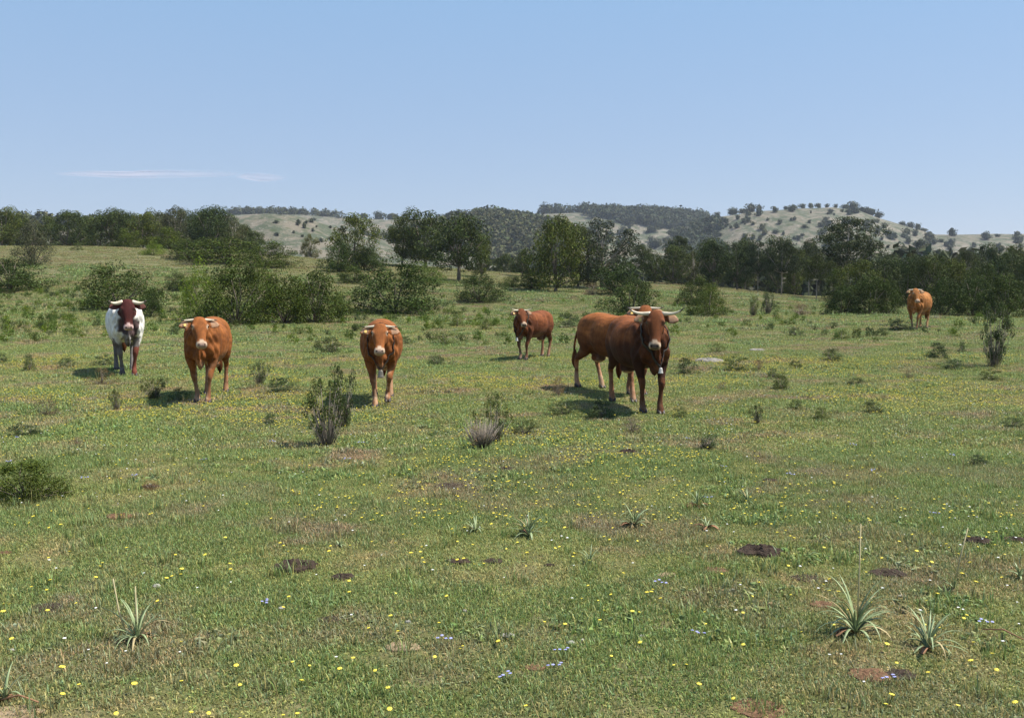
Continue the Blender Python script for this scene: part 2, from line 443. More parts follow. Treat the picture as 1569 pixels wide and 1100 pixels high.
def wispy(i):
    v, f, c, C = crown(lambda t, h: env_vase(t + i * 2, h), 46, .062, 4600, .0155, .08, .95, 2.3, .5, .9)
    st = []
    for q in C: st.append(([(q[0] * .15, q[1] * .15, -.01), (q[0] * .5, q[1] * .5, q[2] * .5), tuple(q)], [.009, .006, .003]))
    for _ in range(40):
        a = rng.uniform(0, 2 * pi); r = rng.uniform(.05, .24); h = rng.uniform(.2, .45)
        st.append(([(cos(a) * r * .4, sin(a) * r * .4, -.01), (cos(a) * r, sin(a) * r, h * .6), (cos(a) * r * 1.25, sin(a) * r * 1.2, h)], [.006, .005, .002]))
    return v, f, c, M['wispy'], st, M['twig']
mk('wispy', 3, wispy)
def env_irr(th, h): return .5 * (.75 + .35 * sin(th * 2 + h * 9) + .2 * sin(th * 5)) * (1.0 - .55 * h) * (.75 + .6 * sstep(0, .4, h))
def leafy(i):
    v, f, c, C = crown(lambda t, h: env_irr(t + i * 2.3, h), 42, .075, 4400, .0165, .14, .95, 1.4, .5, .5)
    st = [([(q[0] * .2, q[1] * .2, -.01), (q[0] * .6, q[1] * .6, q[2] * .5), tuple(q)], [.012, .008, .003]) for q in C]
    for _ in range(46):
        a = rng.uniform(0, 2 * pi); r = rng.uniform(.08, .3); h = rng.uniform(.18, .42)
        st.append(([(cos(a) * r * .5, sin(a) * r * .5, -.01), (cos(a) * r, sin(a) * r, h * .6), (cos(a) * r * 1.3, sin(a) * r * 1.3, h)], [.005, .004, .002]))
    return v, f, c, M['wispy'], st, M['twig']
mk('leafy', 3, leafy)
def twigs(i):
    v, f, c, C = crown(lambda t, h: env_low(t + i * 1.3, h), 20, .09, 500, .018, .2, .9, 1.2, .4, .6)
    st = []
    for _ in range(150):
        a = rng.uniform(0, 2 * pi); r = rng.uniform(.05, .45); h = rng.uniform(.4, 1.0)
        st.append(([(cos(a) * r * .25, sin(a) * r * .25, -.01), (cos(a) * r * .7, sin(a) * r * .7, h * .55), (cos(a) * r * 1.05 + rng.uniform(-.08, .08), sin(a) * r, h)], [.008, .006, .002]))
    return v, f, c, M['brown'], st, M['twig']
mk('twigs', 1, twigs)
def brown(i):
    v, f, c, C = crown(lambda t, h: env_low(t + i * 1.3, h), 26, .13, 2600, .02, .0, .75, .9, .25, .6)
    return v, f, c, M['brown'], lim((0, 0, 0), C, .018, 20, 0), M['twig']
mk('brown', 2, brown)
def greyb(i):
    v, f, c, C = crown(lambda t, h: env_dome(t + i * 2.1, h), 60, .125, 8000, .0155, .0, .84, 1.0, .4, .5)
    return v, f, c, M['grey'], lim((0, 0, 0), C, .02, 16, 0), M['bark']
mk('grey', 2, greyb)
def pine(i):
    def e(t, h): return (.5 * math.sqrt(max(0, 1 - (2 * h - .7) ** 2 / 1.7))) * (.8 + .3 * sin(t * 3 + i))
    z0 = [.46, .34, .38][i]
    v, f, c, C = crown(e, 64, .13, 15000, .0135, z0, .93, .5, .35, .2)
    st = [([(0, 0, -.03), (.008, 0, .25), (-.005, 0, .5), (.02, 0, .9)], [.02, .016, .013, .005])] + lim((0, 0, z0 + .02), C, .014, 14, z0)
    for _ in range(7):
        a = rng.uniform(0, 2 * pi); h = rng.uniform(.18, z0)
        st.append(([(0, 0, h), (cos(a) * .06, sin(a) * .06, h + .02), (cos(a) * .11, sin(a) * .11, h + .015)], [.005, .0035, .001]))
    return v, f, c, M['pine'], st, M['palebark']
mk('pine', 3, pine)

def plant(name, kind, idx, p, wid, hei, label, cat, group=None, rz=None):
    fol, st = PROTO[kind][idx % len(PROTO[kind])]
    root = empty(name, p, rng.uniform(0, 2 * pi) if rz is None else rz)
    root.scale = (wid, wid, hei)
    tag(root, label, cat, group)
    link('crown' if name.endswith('tree') else 'foliage', fol, root)
    link('trunk' if name.endswith('tree') else 'stem', st, root)
    return root

# ------------------------------------------------------------------ trees of the middle distance
# px of trunk, distance, top row, crown width px, kind, variant, label
def tree(px, D, top, wpx, kind, var, label, group='trees beyond the pasture', name='oak_tree', rz=None):
    p = atD(px, D); h = (zat(top, D) - p.z) * 1.07
    wd = wpx / FPX * D
    return plant(name, kind, var, p, wd, h, label, 'tree', group, rz)

T = [
 # left wood along the crest
 (8, 104, 318, 62, 'oak', 0, 'dark round oak cut by the left edge of the photo on the skyline'),
 (-40, 108, 322, 60, 'oak', 3, 'dark oak mostly outside the left edge of the photo'),
 (58, 118, 338, 46, 'scruffy', 0, 'thin grey green tree between the edge oak and the broad oak'),
 (108, 106, 325, 54, 'oak', 1, 'dark oak standing alone second from the left of the skyline'),
 (140, 126, 334, 40, 'oak', 4, 'small bluish oak set back right of the lone skyline oak'),
 (176, 102, 322, 70, 'oak', 2, 'broad dome shaped oak with a smooth light green top'),
 (222, 104, 329, 52, 'oak', 3, 'dark oak right beside the broad dome shaped oak'),
 (246, 110, 326, 40, 'scruffy', 1, 'airy tree with open branches between two dark oaks'),
 (272, 103, 318, 54, 'scruffy', 2, 'tall loose tree with feathery top above the left wood'),
 (300, 107, 330, 46, 'oak', 0, 'dark oak filling the gap left of the tallest left tree'),
 (326, 100, 317, 74, 'oak', 4, 'tallest and widest oak of the left wood behind the bushes'),
 (360, 103, 340, 52, 'scruffy', 0, 'low grey tree at the right end of the left wood'),
 (200, 96, 349, 42, 'juniper', 1, 'low dark tree at the foot of the broad dome shaped oak'),
 (262, 95, 348, 56, 'juniper', 2, 'low dark tree at the foot of the feathery tree'),
 (392, 98, 356, 44, 'oak', 1, 'small oak at the end of the wood below the sandy slope'),
 (478, 104, 360, 30, 'scruffy', 1, 'small pale tree in front of the sandy slope'),
]
T += [
 (32, 118, 331, 56, 'oak', 2, 'oak set back between the edge oak and the thin grey tree'), (84, 116, 333, 50, 'oak', 3, 'oak set back just left of the lone skyline oak'),
 (128, 120, 328, 46, 'oak', 0, 'oak set back just right of the lone skyline oak'), (158, 118, 330, 52, 'oak', 1, 'oak set back at the left side of the broad dome shaped oak'),
 (200, 116, 327, 56, 'oak', 4, 'oak set back at the right side of the broad dome shaped oak'), (240, 118, 326, 58, 'oak', 2, 'oak set back behind the airy tree'),
 (286, 117, 323, 60, 'oak', 3, 'oak set back right of the feathery tree'), (316, 116, 324, 50, 'oak', 1, 'oak set back at the left shoulder of the widest left oak'),
 (348, 115, 330, 54, 'oak', 0, 'oak set back at the right shoulder of the widest left oak'), (376, 112, 345, 44, 'oak', 4, 'low oak where the left wood meets the sandy slope')]
for a in T: tree(*a[:6], a[6])
# free standing trees on the crest, bases on the slope
def tree_b(px, base, top, wpx, kind, var, label, name='oak_tree', group='trees beyond the pasture', rz=None):
    p = at(px, base, 20, 200) or atD(px, 88)
    h = (base - top) / FPX * p.y * 1.06
    return plant(name, kind, var, p, wpx / FPX * p.y, h, label, 'tree', group, rz)
tree_b(543, 414, 329, 74, 'oak', 1, 'dark ragged oak standing alone left of the large crest oaks')
tree(618, 88, 334, 54, 'oak', 3, 'left and smaller oak of the large clump on the crest')
tree(652, 87, 322, 92, 'oak', 0, 'big broad oak in the middle of the large clump on the crest')
tree_b(703, 431, 330, 98, 'oak', 2, 'big oak with a short dark trunk right in the large clump')
tree_b(738, 425, 362, 34, 'oak', 4, 'small drooping oak at the right edge of the large clump')
tree_b(852, 447, 330, 88, 'oak', 4, 'tall dark oak with a forked trunk behind the right pair of cows')
tree_b(922, 442, 338, 112, 'scruffy', 0, 'wide loose oak with pale branches right of the forked oak', rz=1.0)
tree_b(885, 441, 345, 70, 'oak', 1, 'oak filling the gap between forked and loose oak')
tree_b(800, 424, 384, 36, 'oak', 3, 'small dark tree left of the tall forked oak')
# right wood: an outer row and rows behind
names = ['rounded', 'ragged', 'flat topped', 'narrow', 'leaning', 'spreading', 'squat', 'lopsided']
R1 = [(1002, 88, 388, 44, 'oak', 0), (1030, 86, 378, 52, 'oak', 1), (1062, 90, 386, 44, 'scruffy', 1), (1092, 84, 370, 60, 'oak', 2),
      (1128, 82, 372, 56, 'oak', 3), (1160, 80, 374, 50, 'pine', 1), (1196, 78, 372, 62, 'pine', 2), (1216, 84, 384, 44, 'oak', 4)]
RL = ['first dark tree of the right wood just right of the loose oak', 'rounded oak second in the row of the right wood',
      'thin grey tree between two rounded oaks of the right wood', 'broad rounded oak in the middle of the right row',
      'dense oak with trunk in shade above the green clearing', 'slim pine above the clearing left of the twin trunked pine',
      'pine with two pale trunk forks left of the bare trunked pine', 'small oak tucked left of the bare trunked pine']
for (a, l) in zip(R1, RL): tree(*a, l, name='pine_tree' if a[4] == 'pine' else 'oak_tree')
pt = atD(1296, 74)
plant('pine_tree', 'pine', 1, pt, 126 / FPX * 74, (zat(338, 74) - pt.z) * 1.05, 'tallest pine of the right wood with a broad dark domed top', 'tree', 'trees beyond the pasture', 1.0)
tree(1250, 66, 392, 46, 'pine', 0, 'slender pine with a long pale bare trunk left below the broad pine', name='pine_tree')
R2 = [(1286, 64, 402, 50, 'juniper', 0), (1318, 62, 400, 66, 'oak', 1), (1352, 63, 396, 58, 'oak', 3), (1385, 64, 390, 60, 'juniper', 3),
      (1425, 62, 392, 62, 'oak', 2), (1462, 63, 398, 60, 'oak', 4), (1500, 60, 396, 64, 'juniper', 1), (1536, 62, 388, 62, 'oak', 0), (1575, 60, 392, 64, 'oak', 1), (1615, 62, 390, 60, 'oak', 3)]
RL2 = ['dark bushy tree just right of the pale pine trunk', 'rounded oak below the spreading pine', 'dense oak halfway between pine and far cow',
       'low juniper tree directly behind the far cow', 'dark oak just right behind the far cow', 'dark oak second to the right of the far cow',
       'squat juniper tree above the tall shrub on the right', 'bushy dark oak near the right edge of the photo', 'oak cut by the right edge of the photo', 'oak just beyond the right edge of the photo']
for (a, l) in zip(R2, RL2): tree(*a, l, name='juniper_tree' if a[4] == 'juniper' else 'oak_tree')
R3 = [(1035, 110, 366, 50), (1085, 115, 368, 56), (1140, 118, 366, 50), (1190, 112, 364, 60), (1238, 105, 372, 52), (1362, 100, 390, 46), (1400, 98, 393, 48),
      (1440, 92, 388, 44), (1478, 90, 388, 50), (1515, 94, 374, 52), (1550, 90, 376, 50), (1600, 92, 360, 60), (985, 112, 378, 46), (838, 118, 382, 44), (775, 116, 390, 40)]
R3L = ['far tree showing between the first and second trees of the right wood', 'far oak above the thin grey tree of the right wood', 'far oak above the dense oak over the clearing', 'far oak above the twin forked pine', 'far tree left behind the crown of the tallest pine', 'far tree right of the tallest pine below the rocky rise', 'far oak above the far cow, left', 'far oak above the far cow, right', 'far oak over the third tree right of the far cow', 'tallest far oak near the right edge below the skyline', 'far oak above the edge oak on the right', 'far oak outside the right edge', 'far tree between the loose oak and the right wood', 'far tree left behind the tall forked oak', 'low far tree between the crest clump and the forked oak']
for k, (px, D, top, wd) in enumerate(R3):
    tree(px, D, top, wd, 'oak' if k % 4 else 'pine', k, R3L[k], 'back row of the right wood', 'oak_tree' if k % 4 else 'pine_tree')

# ------------------------------------------------------------------ shrubs
def shrub(px, base, wpx, hpx, kind, var, label, D=None):
    p = at(px, base, 2.5, 200) if D is None else atD(px, D)
    if p is None: p = atD(px, 90)
    s = p.y / FPX
    nm = {'juniper': 'juniper_bush', 'cone': 'juniper_bush', 'low': 'low_shrub', 'wispy': 'twiggy_shrub', 'brown': 'dry_shrub', 'twigs': 'dry_shrub', 'leafy': 'leafy_shrub', 'grey': 'grey_shrub'}[kind]
    big = hpx > 34
    g = 'large bushes on the slope' if big else 'low shrubs in the pasture'
    return plant(nm, kind, var, p, wpx * s * 1.15, hpx * s * (1.2 if hpx > 34 else 1.08), label, 'bush' if big else 'shrub', g)
SH = [
 (18, 446, 92, 52, 'juniper', 0, 'dark green bush cut by the left edge at mid height'),
 (52, 408, 52, 62, 'grey', 0, 'grey green tree like bush standing alone upper left'),
 (182, 474, 104, 66, 'juniper', 1, 'large dark bush right behind the white ox'),
 (228, 486, 40, 40, 'juniper', 4, 'narrow dark bush under the right horn of the white ox'),
 (272, 446, 40, 28, 'juniper', 2, 'small round bush upper left of the big thicket'),
 (310, 492, 84, 80, 'cone', 0, 'bright green pointed juniper behind the second cow from left'),
 (362, 497, 96, 92, 'juniper', 3, 'tallest bush of the thicket right of the pointed juniper'),
 (400, 480, 70, 72, 'cone', 1, 'upright bush in the middle of the thicket'),
 (436, 495, 80, 76, 'juniper', 4, 'round dark bush in the right half of the thicket'),
 (484, 494, 86, 82, 'juniper', 0, 'bush at the right end of the thicket'),
 (520, 478, 40, 26, 'cone', 2, 'small green bush closing the thicket on the right'),
 (345, 404, 120, 36, 'juniper', 2, 'long low bush on the crest in front of the widest left oak'),
 (412, 410, 76, 38, 'juniper', 1, 'dark low bush on the crest below the sandy slope'),
 (290, 398, 70, 32, 'juniper', 3, 'low bush on the crest below the feathery tree'),
 (236, 391, 44, 20, 'cone', 0, 'small yellowish bush on the crest above the dry grass'),
 (118, 384, 20, 14, 'low', 1, 'tiny shrub below the lone skyline oak'),
 (518, 417, 52, 44, 'juniper', 0, 'dark bush at the foot of the ragged lone oak, left side'),
 (566, 415, 50, 36, 'juniper', 4, 'dark bush at the foot of the ragged lone oak, right side'),
 (542, 434, 50, 26, 'juniper', 2, 'small round bush below the ragged lone oak'),
 (606, 480, 126, 76, 'juniper', 1, 'wide dark bush in the middle behind the bell collared cow'),
 (646, 434, 90, 30, 'cone', 0, 'fresh green low bush under the large oak clump'),
 (736, 463, 72, 40, 'juniper', 3, 'neat dome shaped bush alone in the middle of the slope'),
 (784, 441, 36, 20, 'juniper', 0, 'small bush left of the forked oak'),
 (815, 445, 50, 32, 'juniper', 2, 'dark bush touching the left foot of the forked oak'),
 (908, 452, 40, 20, 'brown', 0, 'brownish low bush right of the forked oak trunk'),
 (948, 452, 70, 50, 'juniper', 4, 'bush under the loose oak with pale branches'),
 (968, 486, 80, 56, 'juniper', 0, 'dark bush right above the heads of the cow pair'),
 (1066, 468, 54, 42, 'juniper', 1, 'rounded bush, left of two in the green clearing'),
 (1088, 484, 72, 42, 'cone', 3, 'bushy green shrub, right of two in the green clearing'),
 (1154, 484, 22, 28, 'wispy', 0, 'thin wispy shrub left in the clearing front'),
 (1176, 482, 26, 34, 'wispy', 1, 'upright dark wispy shrub right in the clearing front'),
 (1228, 483, 50, 20, 'brown', 1, 'reddish low bush at the foot of the pale pine trunk'),
 (1290, 482, 56, 40, 'juniper', 2, 'bush at the wood edge right of the pale pine trunk'),
 (1330, 482, 66, 56, 'juniper', 3, 'dark bush at the wood edge left of the far cow'),
 (1362, 482, 50, 50, 'cone', 1, 'green bush just left of the head of the far cow'),
 (1445, 484, 60, 60, 'juniper', 4, 'dark bush just right behind the far cow'),
 (1490, 484, 60, 58, 'juniper', 0, 'dark bush at the wood edge second right of the far cow'),
 (1540, 486, 70, 62, 'juniper', 2, 'dark bush at the wood edge by the right side of the photo'),
 # pasture
 (508, 541, 56, 28, 'low', 0, 'low green shrub left of the bell collared cow'),
 (486, 534, 24, 14, 'low', 1, 'tiny shrub beside the low green shrub left of the bell collared cow'),
 (622, 528, 24, 14, 'low', 3, 'small dark shrub touching the right flank of the bell collared cow'),
 (682, 528, 56, 22, 'low', 1, 'low spreading shrub behind right of the bell collared cow'),
 (668, 558, 50, 15, 'low', 2, 'flat dark shrub like a streak in the middle of the pasture'),
 (45, 568, 28, 28, 'low', 3, 'small upright shrub near the left edge level with the ox'),
 (100, 563, 34, 17, 'low', 0, 'small dark shrub left of the white ox'),
 (4, 556, 22, 18, 'low', 2, 'shrub cut by the left edge level with the ox feet'),
 (156, 589, 48, 28, 'brown', 0, 'brown dry shrub at the feet of the white ox'),
 (158, 560, 36, 18, 'low', 1, 'green shrub touching the legs of the white ox'),
 (70, 637, 42, 28, 'brown', 1, 'brownish shrub below left of the white ox'),
 (40, 668, 56, 22, 'low', 2, 'low green shrub above the big left edge bush'),
 (178, 628, 20, 30, 'wispy', 2, 'narrow upright shrub in the yellow flowers'),
 (236, 612, 44, 32, 'wispy', 0, 'loose leafy shrub left of the second cow'),
 (274, 615, 30, 24, 'low', 3, 'dark shrub at the feet of the second cow'),
 (426, 601, 60, 26, 'low', 0, 'low shrub between the second cow and the tall twiggy shrub'),
 (398, 590, 34, 34, 'wispy', 1, 'grey twiggy shrub right of the second cow'),
 (415, 650, 32, 20, 'low', 1, 'small shrub alone left of the tall twiggy shrub'),
 (40, 764, 108, 58, 'juniper', 3, 'dense dark bush at the left edge of the foreground'),
 (502, 682, 66, 88, 'leafy', 0, 'tall twiggy shrub with dead stems left in front of the bell collared cow'),
 (524, 655, 48, 82, 'leafy', 1, 'leafy shoots leaning right behind the tall twiggy shrub'),
 (738, 688, 58, 42, 'twigs', 0, 'bleached bundle of dry twigs in the centre foreground'),
 (756, 676, 46, 62, 'leafy', 2, 'leafy white flowering sprig rising behind the bleached twigs'),
 (804, 664, 50, 26, 'low', 2, 'small shrub right of the bleached twigs'),
 (856, 606, 26, 34, 'brown', 1, 'brown shrub left of the pair of cows'),
 (866, 636, 60, 26, 'low', 0, 'grey green shrub below the hind legs of the pair of cows'),
 (920, 640, 70, 30, 'low', 3, 'wide low shrub under the belly of the foremost cow'),
 (968, 662, 46, 26, 'brown', 0, 'purplish brown shrub just below the feet of the foremost cow'),
 (1048, 574, 46, 30, 'low', 0, 'rounded shrub right of the foremost cow'),
 (1130, 569, 52, 28, 'low', 1, 'rounded shrub right of the flat pale rock'),
 (1162, 568, 26, 20, 'brown', 1, 'purplish shrub beside the rounded shrub near the pale rock'),
 (1196, 597, 46, 30, 'low', 2, 'dark shrub in the middle of the right pasture'),
 (1184, 580, 30, 18, 'low', 3, 'pale shrub just above the dark middle shrub on the right'),
 (1275, 553, 44, 22, 'low', 0, 'compact dark shrub left below the far cow'),
 (1220, 565, 24, 16, 'low', 2, 'tiny shrub between two dark shrubs on the right'),
 (1436, 548, 54, 28, 'low', 1, 'dark shrub below the far cow'),
 (1474, 540, 20, 18, 'low', 3, 'small round shrub between dark shrub and tall shrub on the right'),
 (1380, 506, 56, 20, 'low', 2, 'low shrub at the feet of the far cow'),
 (1522, 562, 46, 84, 'leafy', 0, 'tall dark shrub with pale stems near the right edge'),
 (1462, 566, 60, 18, 'low', 0, 'flat shrub in the shade left of the tall right shrub'),
 (1520, 583, 42, 20, 'low', 1, 'low green shrub below the tall right shrub'),
 (1258, 643, 46, 22, 'low', 3, 'small pale green shrub in the right pasture below the dark middle shrub'),
 (1338, 633, 38, 22, 'low', 2, 'small dark shrub right of the pale green one'),
 (1160, 650, 22, 28, 'wispy', 2, 'narrow leafy weed right of the foremost cow feet'),
 (1084, 688, 46, 20, 'wispy', 0, 'low spiky weed right below the foremost cow'),
 (1496, 712, 50, 18, 'low', 1, 'low dark tuft among yellow flowers on the right'),
 (1550, 655, 40, 18, 'low', 0, 'dark tuft at the right edge among flowers'),
 (1010, 560, 22, 14, 'brown', 1, 'small dry shrub right at the shoulder of the foremost cow'),
 (1108, 596, 26, 12, 'brown', 0, 'flat dry twigs left of the dark middle shrub on the right'),
 (1218, 628, 26, 18, 'low', 0, 'tiny shrub left of the pale green one on the right'),
 (1310, 590, 30, 14, 'low', 2, 'small flat shrub in the open right pasture'),
 (1392, 580, 26, 14, 'brown', 0, 'dry tuft left of the flat shaded shrub on the right'),
 (1040, 640, 30, 18, 'low', 1, 'small shrub right of the front hooves of the foremost cow'),
 (1100, 540, 26, 16, 'low', 3, 'small shrub behind the pale limestone slab'),
 (1290, 520, 34, 18, 'low', 1, 'green shrub in front of the pale trunked pine'),
 (1220, 515, 30, 16, 'low', 0, 'green shrub below the clearing on the right'),
 (600, 545, 26, 14, 'low', 2, 'small shrub behind the bell collared cow to the right'),
 (745, 505, 34, 20, 'low', 0, 'leafy shrub left of the horned cow in the middle distance'),
 (870, 500, 50, 22, 'low', 1, 'leafy shrub right of the horned cow in the middle distance'),
 (700, 500, 40, 22, 'low', 3, 'leafy shrub left of another one in the middle distance'),
 (230, 750, 34, 18, 'brown', 1, 'small clump of dry brown stalks left of centre foreground'),
 (118, 682, 24, 14, 'brown', 0, 'small grey brown clump above the yellow flowers on the left'),
]
for a in SH: shrub(*a)

# ------------------------------------------------------------------ far hillside trees
far_me = []
for i in range(6):
    v, f, c, C = crown(lambda t, h: env_dome(t + i, h) if i % 2 else env_round(t + i, h), 16, .2, 420, .062, .04, .82, .9, .6)
    cv = np.array([(.3 * cos(a), .3 * sin(a), h) for h in (.12, .62) for a in (0, 1.571, 3.142, 4.712)] + [(0, 0, 0), (0, 0, .82)])
    cf = [(j, (j + 1) % 4, 4 + (j + 1) % 4, 4 + j) for j in range(4)] + [(8, (j + 1) % 4, j, j) for j in range(4)] + [(9, 4 + j, 4 + (j + 1) % 4, 4 + (j + 1) % 4) for j in range(4)]
    nb = len(v); allf = [tuple(q) for q in f.tolist()] + [tuple(dict.fromkeys(nb + q for q in qq)) for qq in cf]
    far_me.append(meshdata('hillside_tree', np.concatenate([v, cv]), allf, M['far'], False, np.concatenate([c, np.full((10, 3), .8)])))
def far_tree(p, wd, h, k, label, grp):
    o = link('hillside_tree', far_me[k % 6], loc=p); o.scale = (wd * rng.uniform(.8, 1.5), wd * rng.uniform(.8, 1.5), h * rng.uniform(.75, 1.15)); o.rotation_euler = (0, 0, rng.uniform(0, 6.28))
    return tag(o, label, 'tree', grp)
def visible_far(px, py): 
    return at(px, py, 180, 1300)
cnt = 0
areas = [  # px0, px1, row0, row1, count, size px lo/hi, label, group
 (1080, 1440, 322, 376, 140, 3.5, 12, 'small dark tree dotted over the bare grey hill on the right', 'trees dotted over the right hill'),
 (372, 520, 336, 372, 60, 3.5, 10, 'small tree dotted over the sandy slope on the left', 'trees dotted over the sandy slope'),
 (900, 1080, 342, 390, 105, 5, 16, 'small tree on the grey slope behind the loose oak', 'trees on the middle hill slope'),
 (1330, 1569, 362, 395, 62, 5, 14, 'tree on the low rocky rise at the right', 'trees on the low right rise')]
for (a, b, c, d, n, s0, s1, lab, grp) in areas:
    for i in range(n):
        px = rng.uniform(a, b); py = rng.uniform(c, d); p = visible_far(px, py)
        if p is not None and float(fbm(p.x / 45, p.y / 45, 55, 2)) < rng.uniform(.25, .62): continue
        if p is None or p.y < 200: continue
        if p.y > 1000: continue
        s = rng.uniform(s0, s1) * p.y / FPX
        far_tree(p, s * rng.uniform(.9, 1.3), s, i, lab, grp); cnt += 1
# skyline trees
for (px, s) in [(1096, 9), (1120, 13), (1136, 10), (1148, 12), (1160, 10), (1200, 6), (1212, 7), (1226, 7), (1238, 8), (1250, 7), (1262, 6), (1276, 6), (1292, 9), (1303, 13), (1316, 11), (1328, 12), (1340, 10), (1378, 8), (1390, 9), (1402, 10), (1410, 7), (582, 12), (603, 15), (622, 10), (560, 10)]:
    Rr = 720 if px > 1000 else 905
    p = atD(px, Rr); s_ = s / FPX * Rr * 1.2
    far_tree(p, s_ * 1.2, s_, int(px), 'tree standing on the skyline of the far hills', 'trees on the far skyline')
# closed woods: stuff
def wood(name, pts, label):
    V = []; F = []; Cc = []; off = 0
    for (p, s) in pts:
        me = far_me[rng.integers(0, 6)]
        n = 110
        d = rng.normal(size=(n, 3)); d /= np.linalg.norm(d, axis=1)[:, None]; d[:, 2] = np.abs(d[:, 2]) * 1.1
        P = d * rng.uniform(.6, 1.0, (n, 1)) * np.array([s * .62, s * .62, s * .85]) + np.array(p)
        v, f, c = leaf_cards(P, s * .115, .65, d, .5)
        c = c * rng.uniform(.7, 1.25)
        V.append(v); F.append(f + off); Cc.append(c); off += len(v)
    o = link(name, meshdata(name, np.concatenate(V), np.concatenate(F), M['far'], False, np.concatenate(Cc)))
    return tag(o, label, 'wood', kind='stuff')
def wood_pts(boxp, n, smin, smax, dom=None, thr=.5):
    out = []
    for _ in range(n * 6):
        if len(out) >= n: break
        px = rng.uniform(boxp[0], boxp[1]); D = rng.uniform(boxp[2], boxp[3]); p = atD(px, D)
        if dom is None and wood_mask(np.array([p.x]), np.array([p.y]))[0] < rng.uniform(.15, 1): continue
        out.append((p, rng.uniform(smin, smax)))
    return out
wood('distant_wood', wood_pts((560, 900, 430, 612), 620, 6, 9.5), 'dark closed wood on the hill between the crest oaks')
wood('distant_wood', wood_pts((1000, 1180, 520, 690), 260, 6, 9.5), 'dark wood running down between middle and right hills')
wood('distant_wood', wood_pts((835, 1080, 800, 905), 330, 7, 11) + wood_pts((825, 1075, 892, 906), 70, 6, 13, 1), 'dark belt of trees along the top of the middle hill')
wood('distant_wood', wood_pts((352, 450, 880, 905), 60, 5, 9.5, 1) + wood_pts((450, 528, 880, 905), 26, 5, 9, 1), 'belt of trees on the skyline above the sandy slope')
wood('distant_wood', wood_pts((690, 830, 585, 600), 60, 7, 11, 1), 'ragged trees along the top of the dark wooded hill')
wood('distant_wood', wood_pts((-300, 345, 400, 440), 190, 5, 8, 1) + wood_pts((520, 690, 470, 590), 90, 5, 8, 1), 'far scrubby wood behind the left trees')
wood('distant_wood', wood_pts((740, 1240, 150, 235), 240, 5, 8, 1), 'dark wood in the hollow below the hills')
wood('distant_wood', wood_pts((1180, 1750, 120, 230), 240, 5, 8, 1), 'dense wood behind the right row of trees')
wood('distant_wood', wood_pts((380, 640, 170, 300), 110, 3.5, 6, 1), 'wood in the dip below the sandy slope')
print('far trees', cnt)
# ------------------------------------------------------------------ grass and flowers
def grassmat(nm='grass_blades', kr=1, kg=1, kb=1):
    m, t, b = newmat(nm)
    a = N(t, 'ShaderNodeAttribute', attribute_name='Col')
    n1 = noise(t, .9, 4, .6); n2 = noise(t, .35, 4, .6)
    f = ramp(t, n1.outputs[0], [(.47, 0), (.60, 1)])
    c = mix(t, f, (.184, .247, .075), (.262, .235, .125))
    c = mix(t, ramp(t, n2.outputs[0], [(.4, 0), (.62, .8)]), c, (.184, .264, .075))
    c = mix(t, 1.0, c, a.outputs['Color'], 'MULTIPLY')
    c = mix(t, 1.0, c, (kr, kg, kb), 'MULTIPLY')
    t.links.new(c, b.inputs['Base Color']); b.inputs['Roughness'].default_value = .5
    b.inputs['Specular IOR Level'].default_value = .3
    tr = N(t, 'ShaderNodeBsdfTranslucent'); t.links.new(c, tr.inputs[0])
    ms = N(t, 'ShaderNodeMixShader', inputs={0: .3}); out = t.nodes['Material Output']
    t.links.new(b.outputs[0], ms.inputs[1]); t.links.new(tr.outputs[0], ms.inputs[2]); t.links.new(ms.outputs[0], out.inputs[0])
    return m
M['grass'] = grassmat()
def flat(name, col, rough=.6, trans=0.0):
    m, t, b = newmat(name); b.inputs['Base Color'].default_value = (*col, 1); b.inputs['Roughness'].default_value = rough
    return m
M['yellow'] = flat('yellow_petals', (.76, .62, .06)); M['white'] = flat('white_petals', (.8, .8, .76)); M['violet'] = flat('violet_petals', (.32, .33, .62))

def tuft(nb, rad, h0, h1, wd, straw, lean=.6, leafy=.25):
    vs = []; fs = []; cs = []
    for _ in range(nb):
        a = rng.uniform(0, 2 * pi); r = rad * math.sqrt(rng.uniform()); p = np.array([cos(a) * r, sin(a) * r, -.004])
        b = rng.uniform(0, 2 * pi); d = np.array([cos(b), sin(b), 0]); s = np.array([-sin(b), cos(b), 0])
        isleaf = rng.uniform() < leafy
        h = rng.uniform(h0, h1) * (.55 if isleaf else 1); ln = rng.uniform(.1, 1) * lean * h; w_ = wd * rng.uniform(.7, 1.3) * (3.2 if isleaf else 1)
        k = len(vs)
        vs += [p - s * w_, p + s * w_, p + d * ln * .35 + s * w_ * .9 + [0, 0, h * .6], p + d * ln * .35 - s * w_ * .9 + [0, 0, h * .6], p + d * ln * (1.6 if isleaf else 1) + [0, 0, h * (.75 if isleaf else 1)]]
        fs += [(k, k + 1, k + 2, k + 3), (k + 3, k + 2, k + 4)]
        g = rng.uniform(.45, 1.6)
        c = np.array([1.75, 1.25, 1.3]) * g if rng.uniform() < straw else np.array([1, 1, .95]) * g * np.array([rng.uniform(.85, 1.15), 1, rng.uniform(.8, 1.5)])
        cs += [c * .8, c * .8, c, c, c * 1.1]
    return meshdata('grass_tuft', vs, fs, M['grass'], False, np.array(cs))
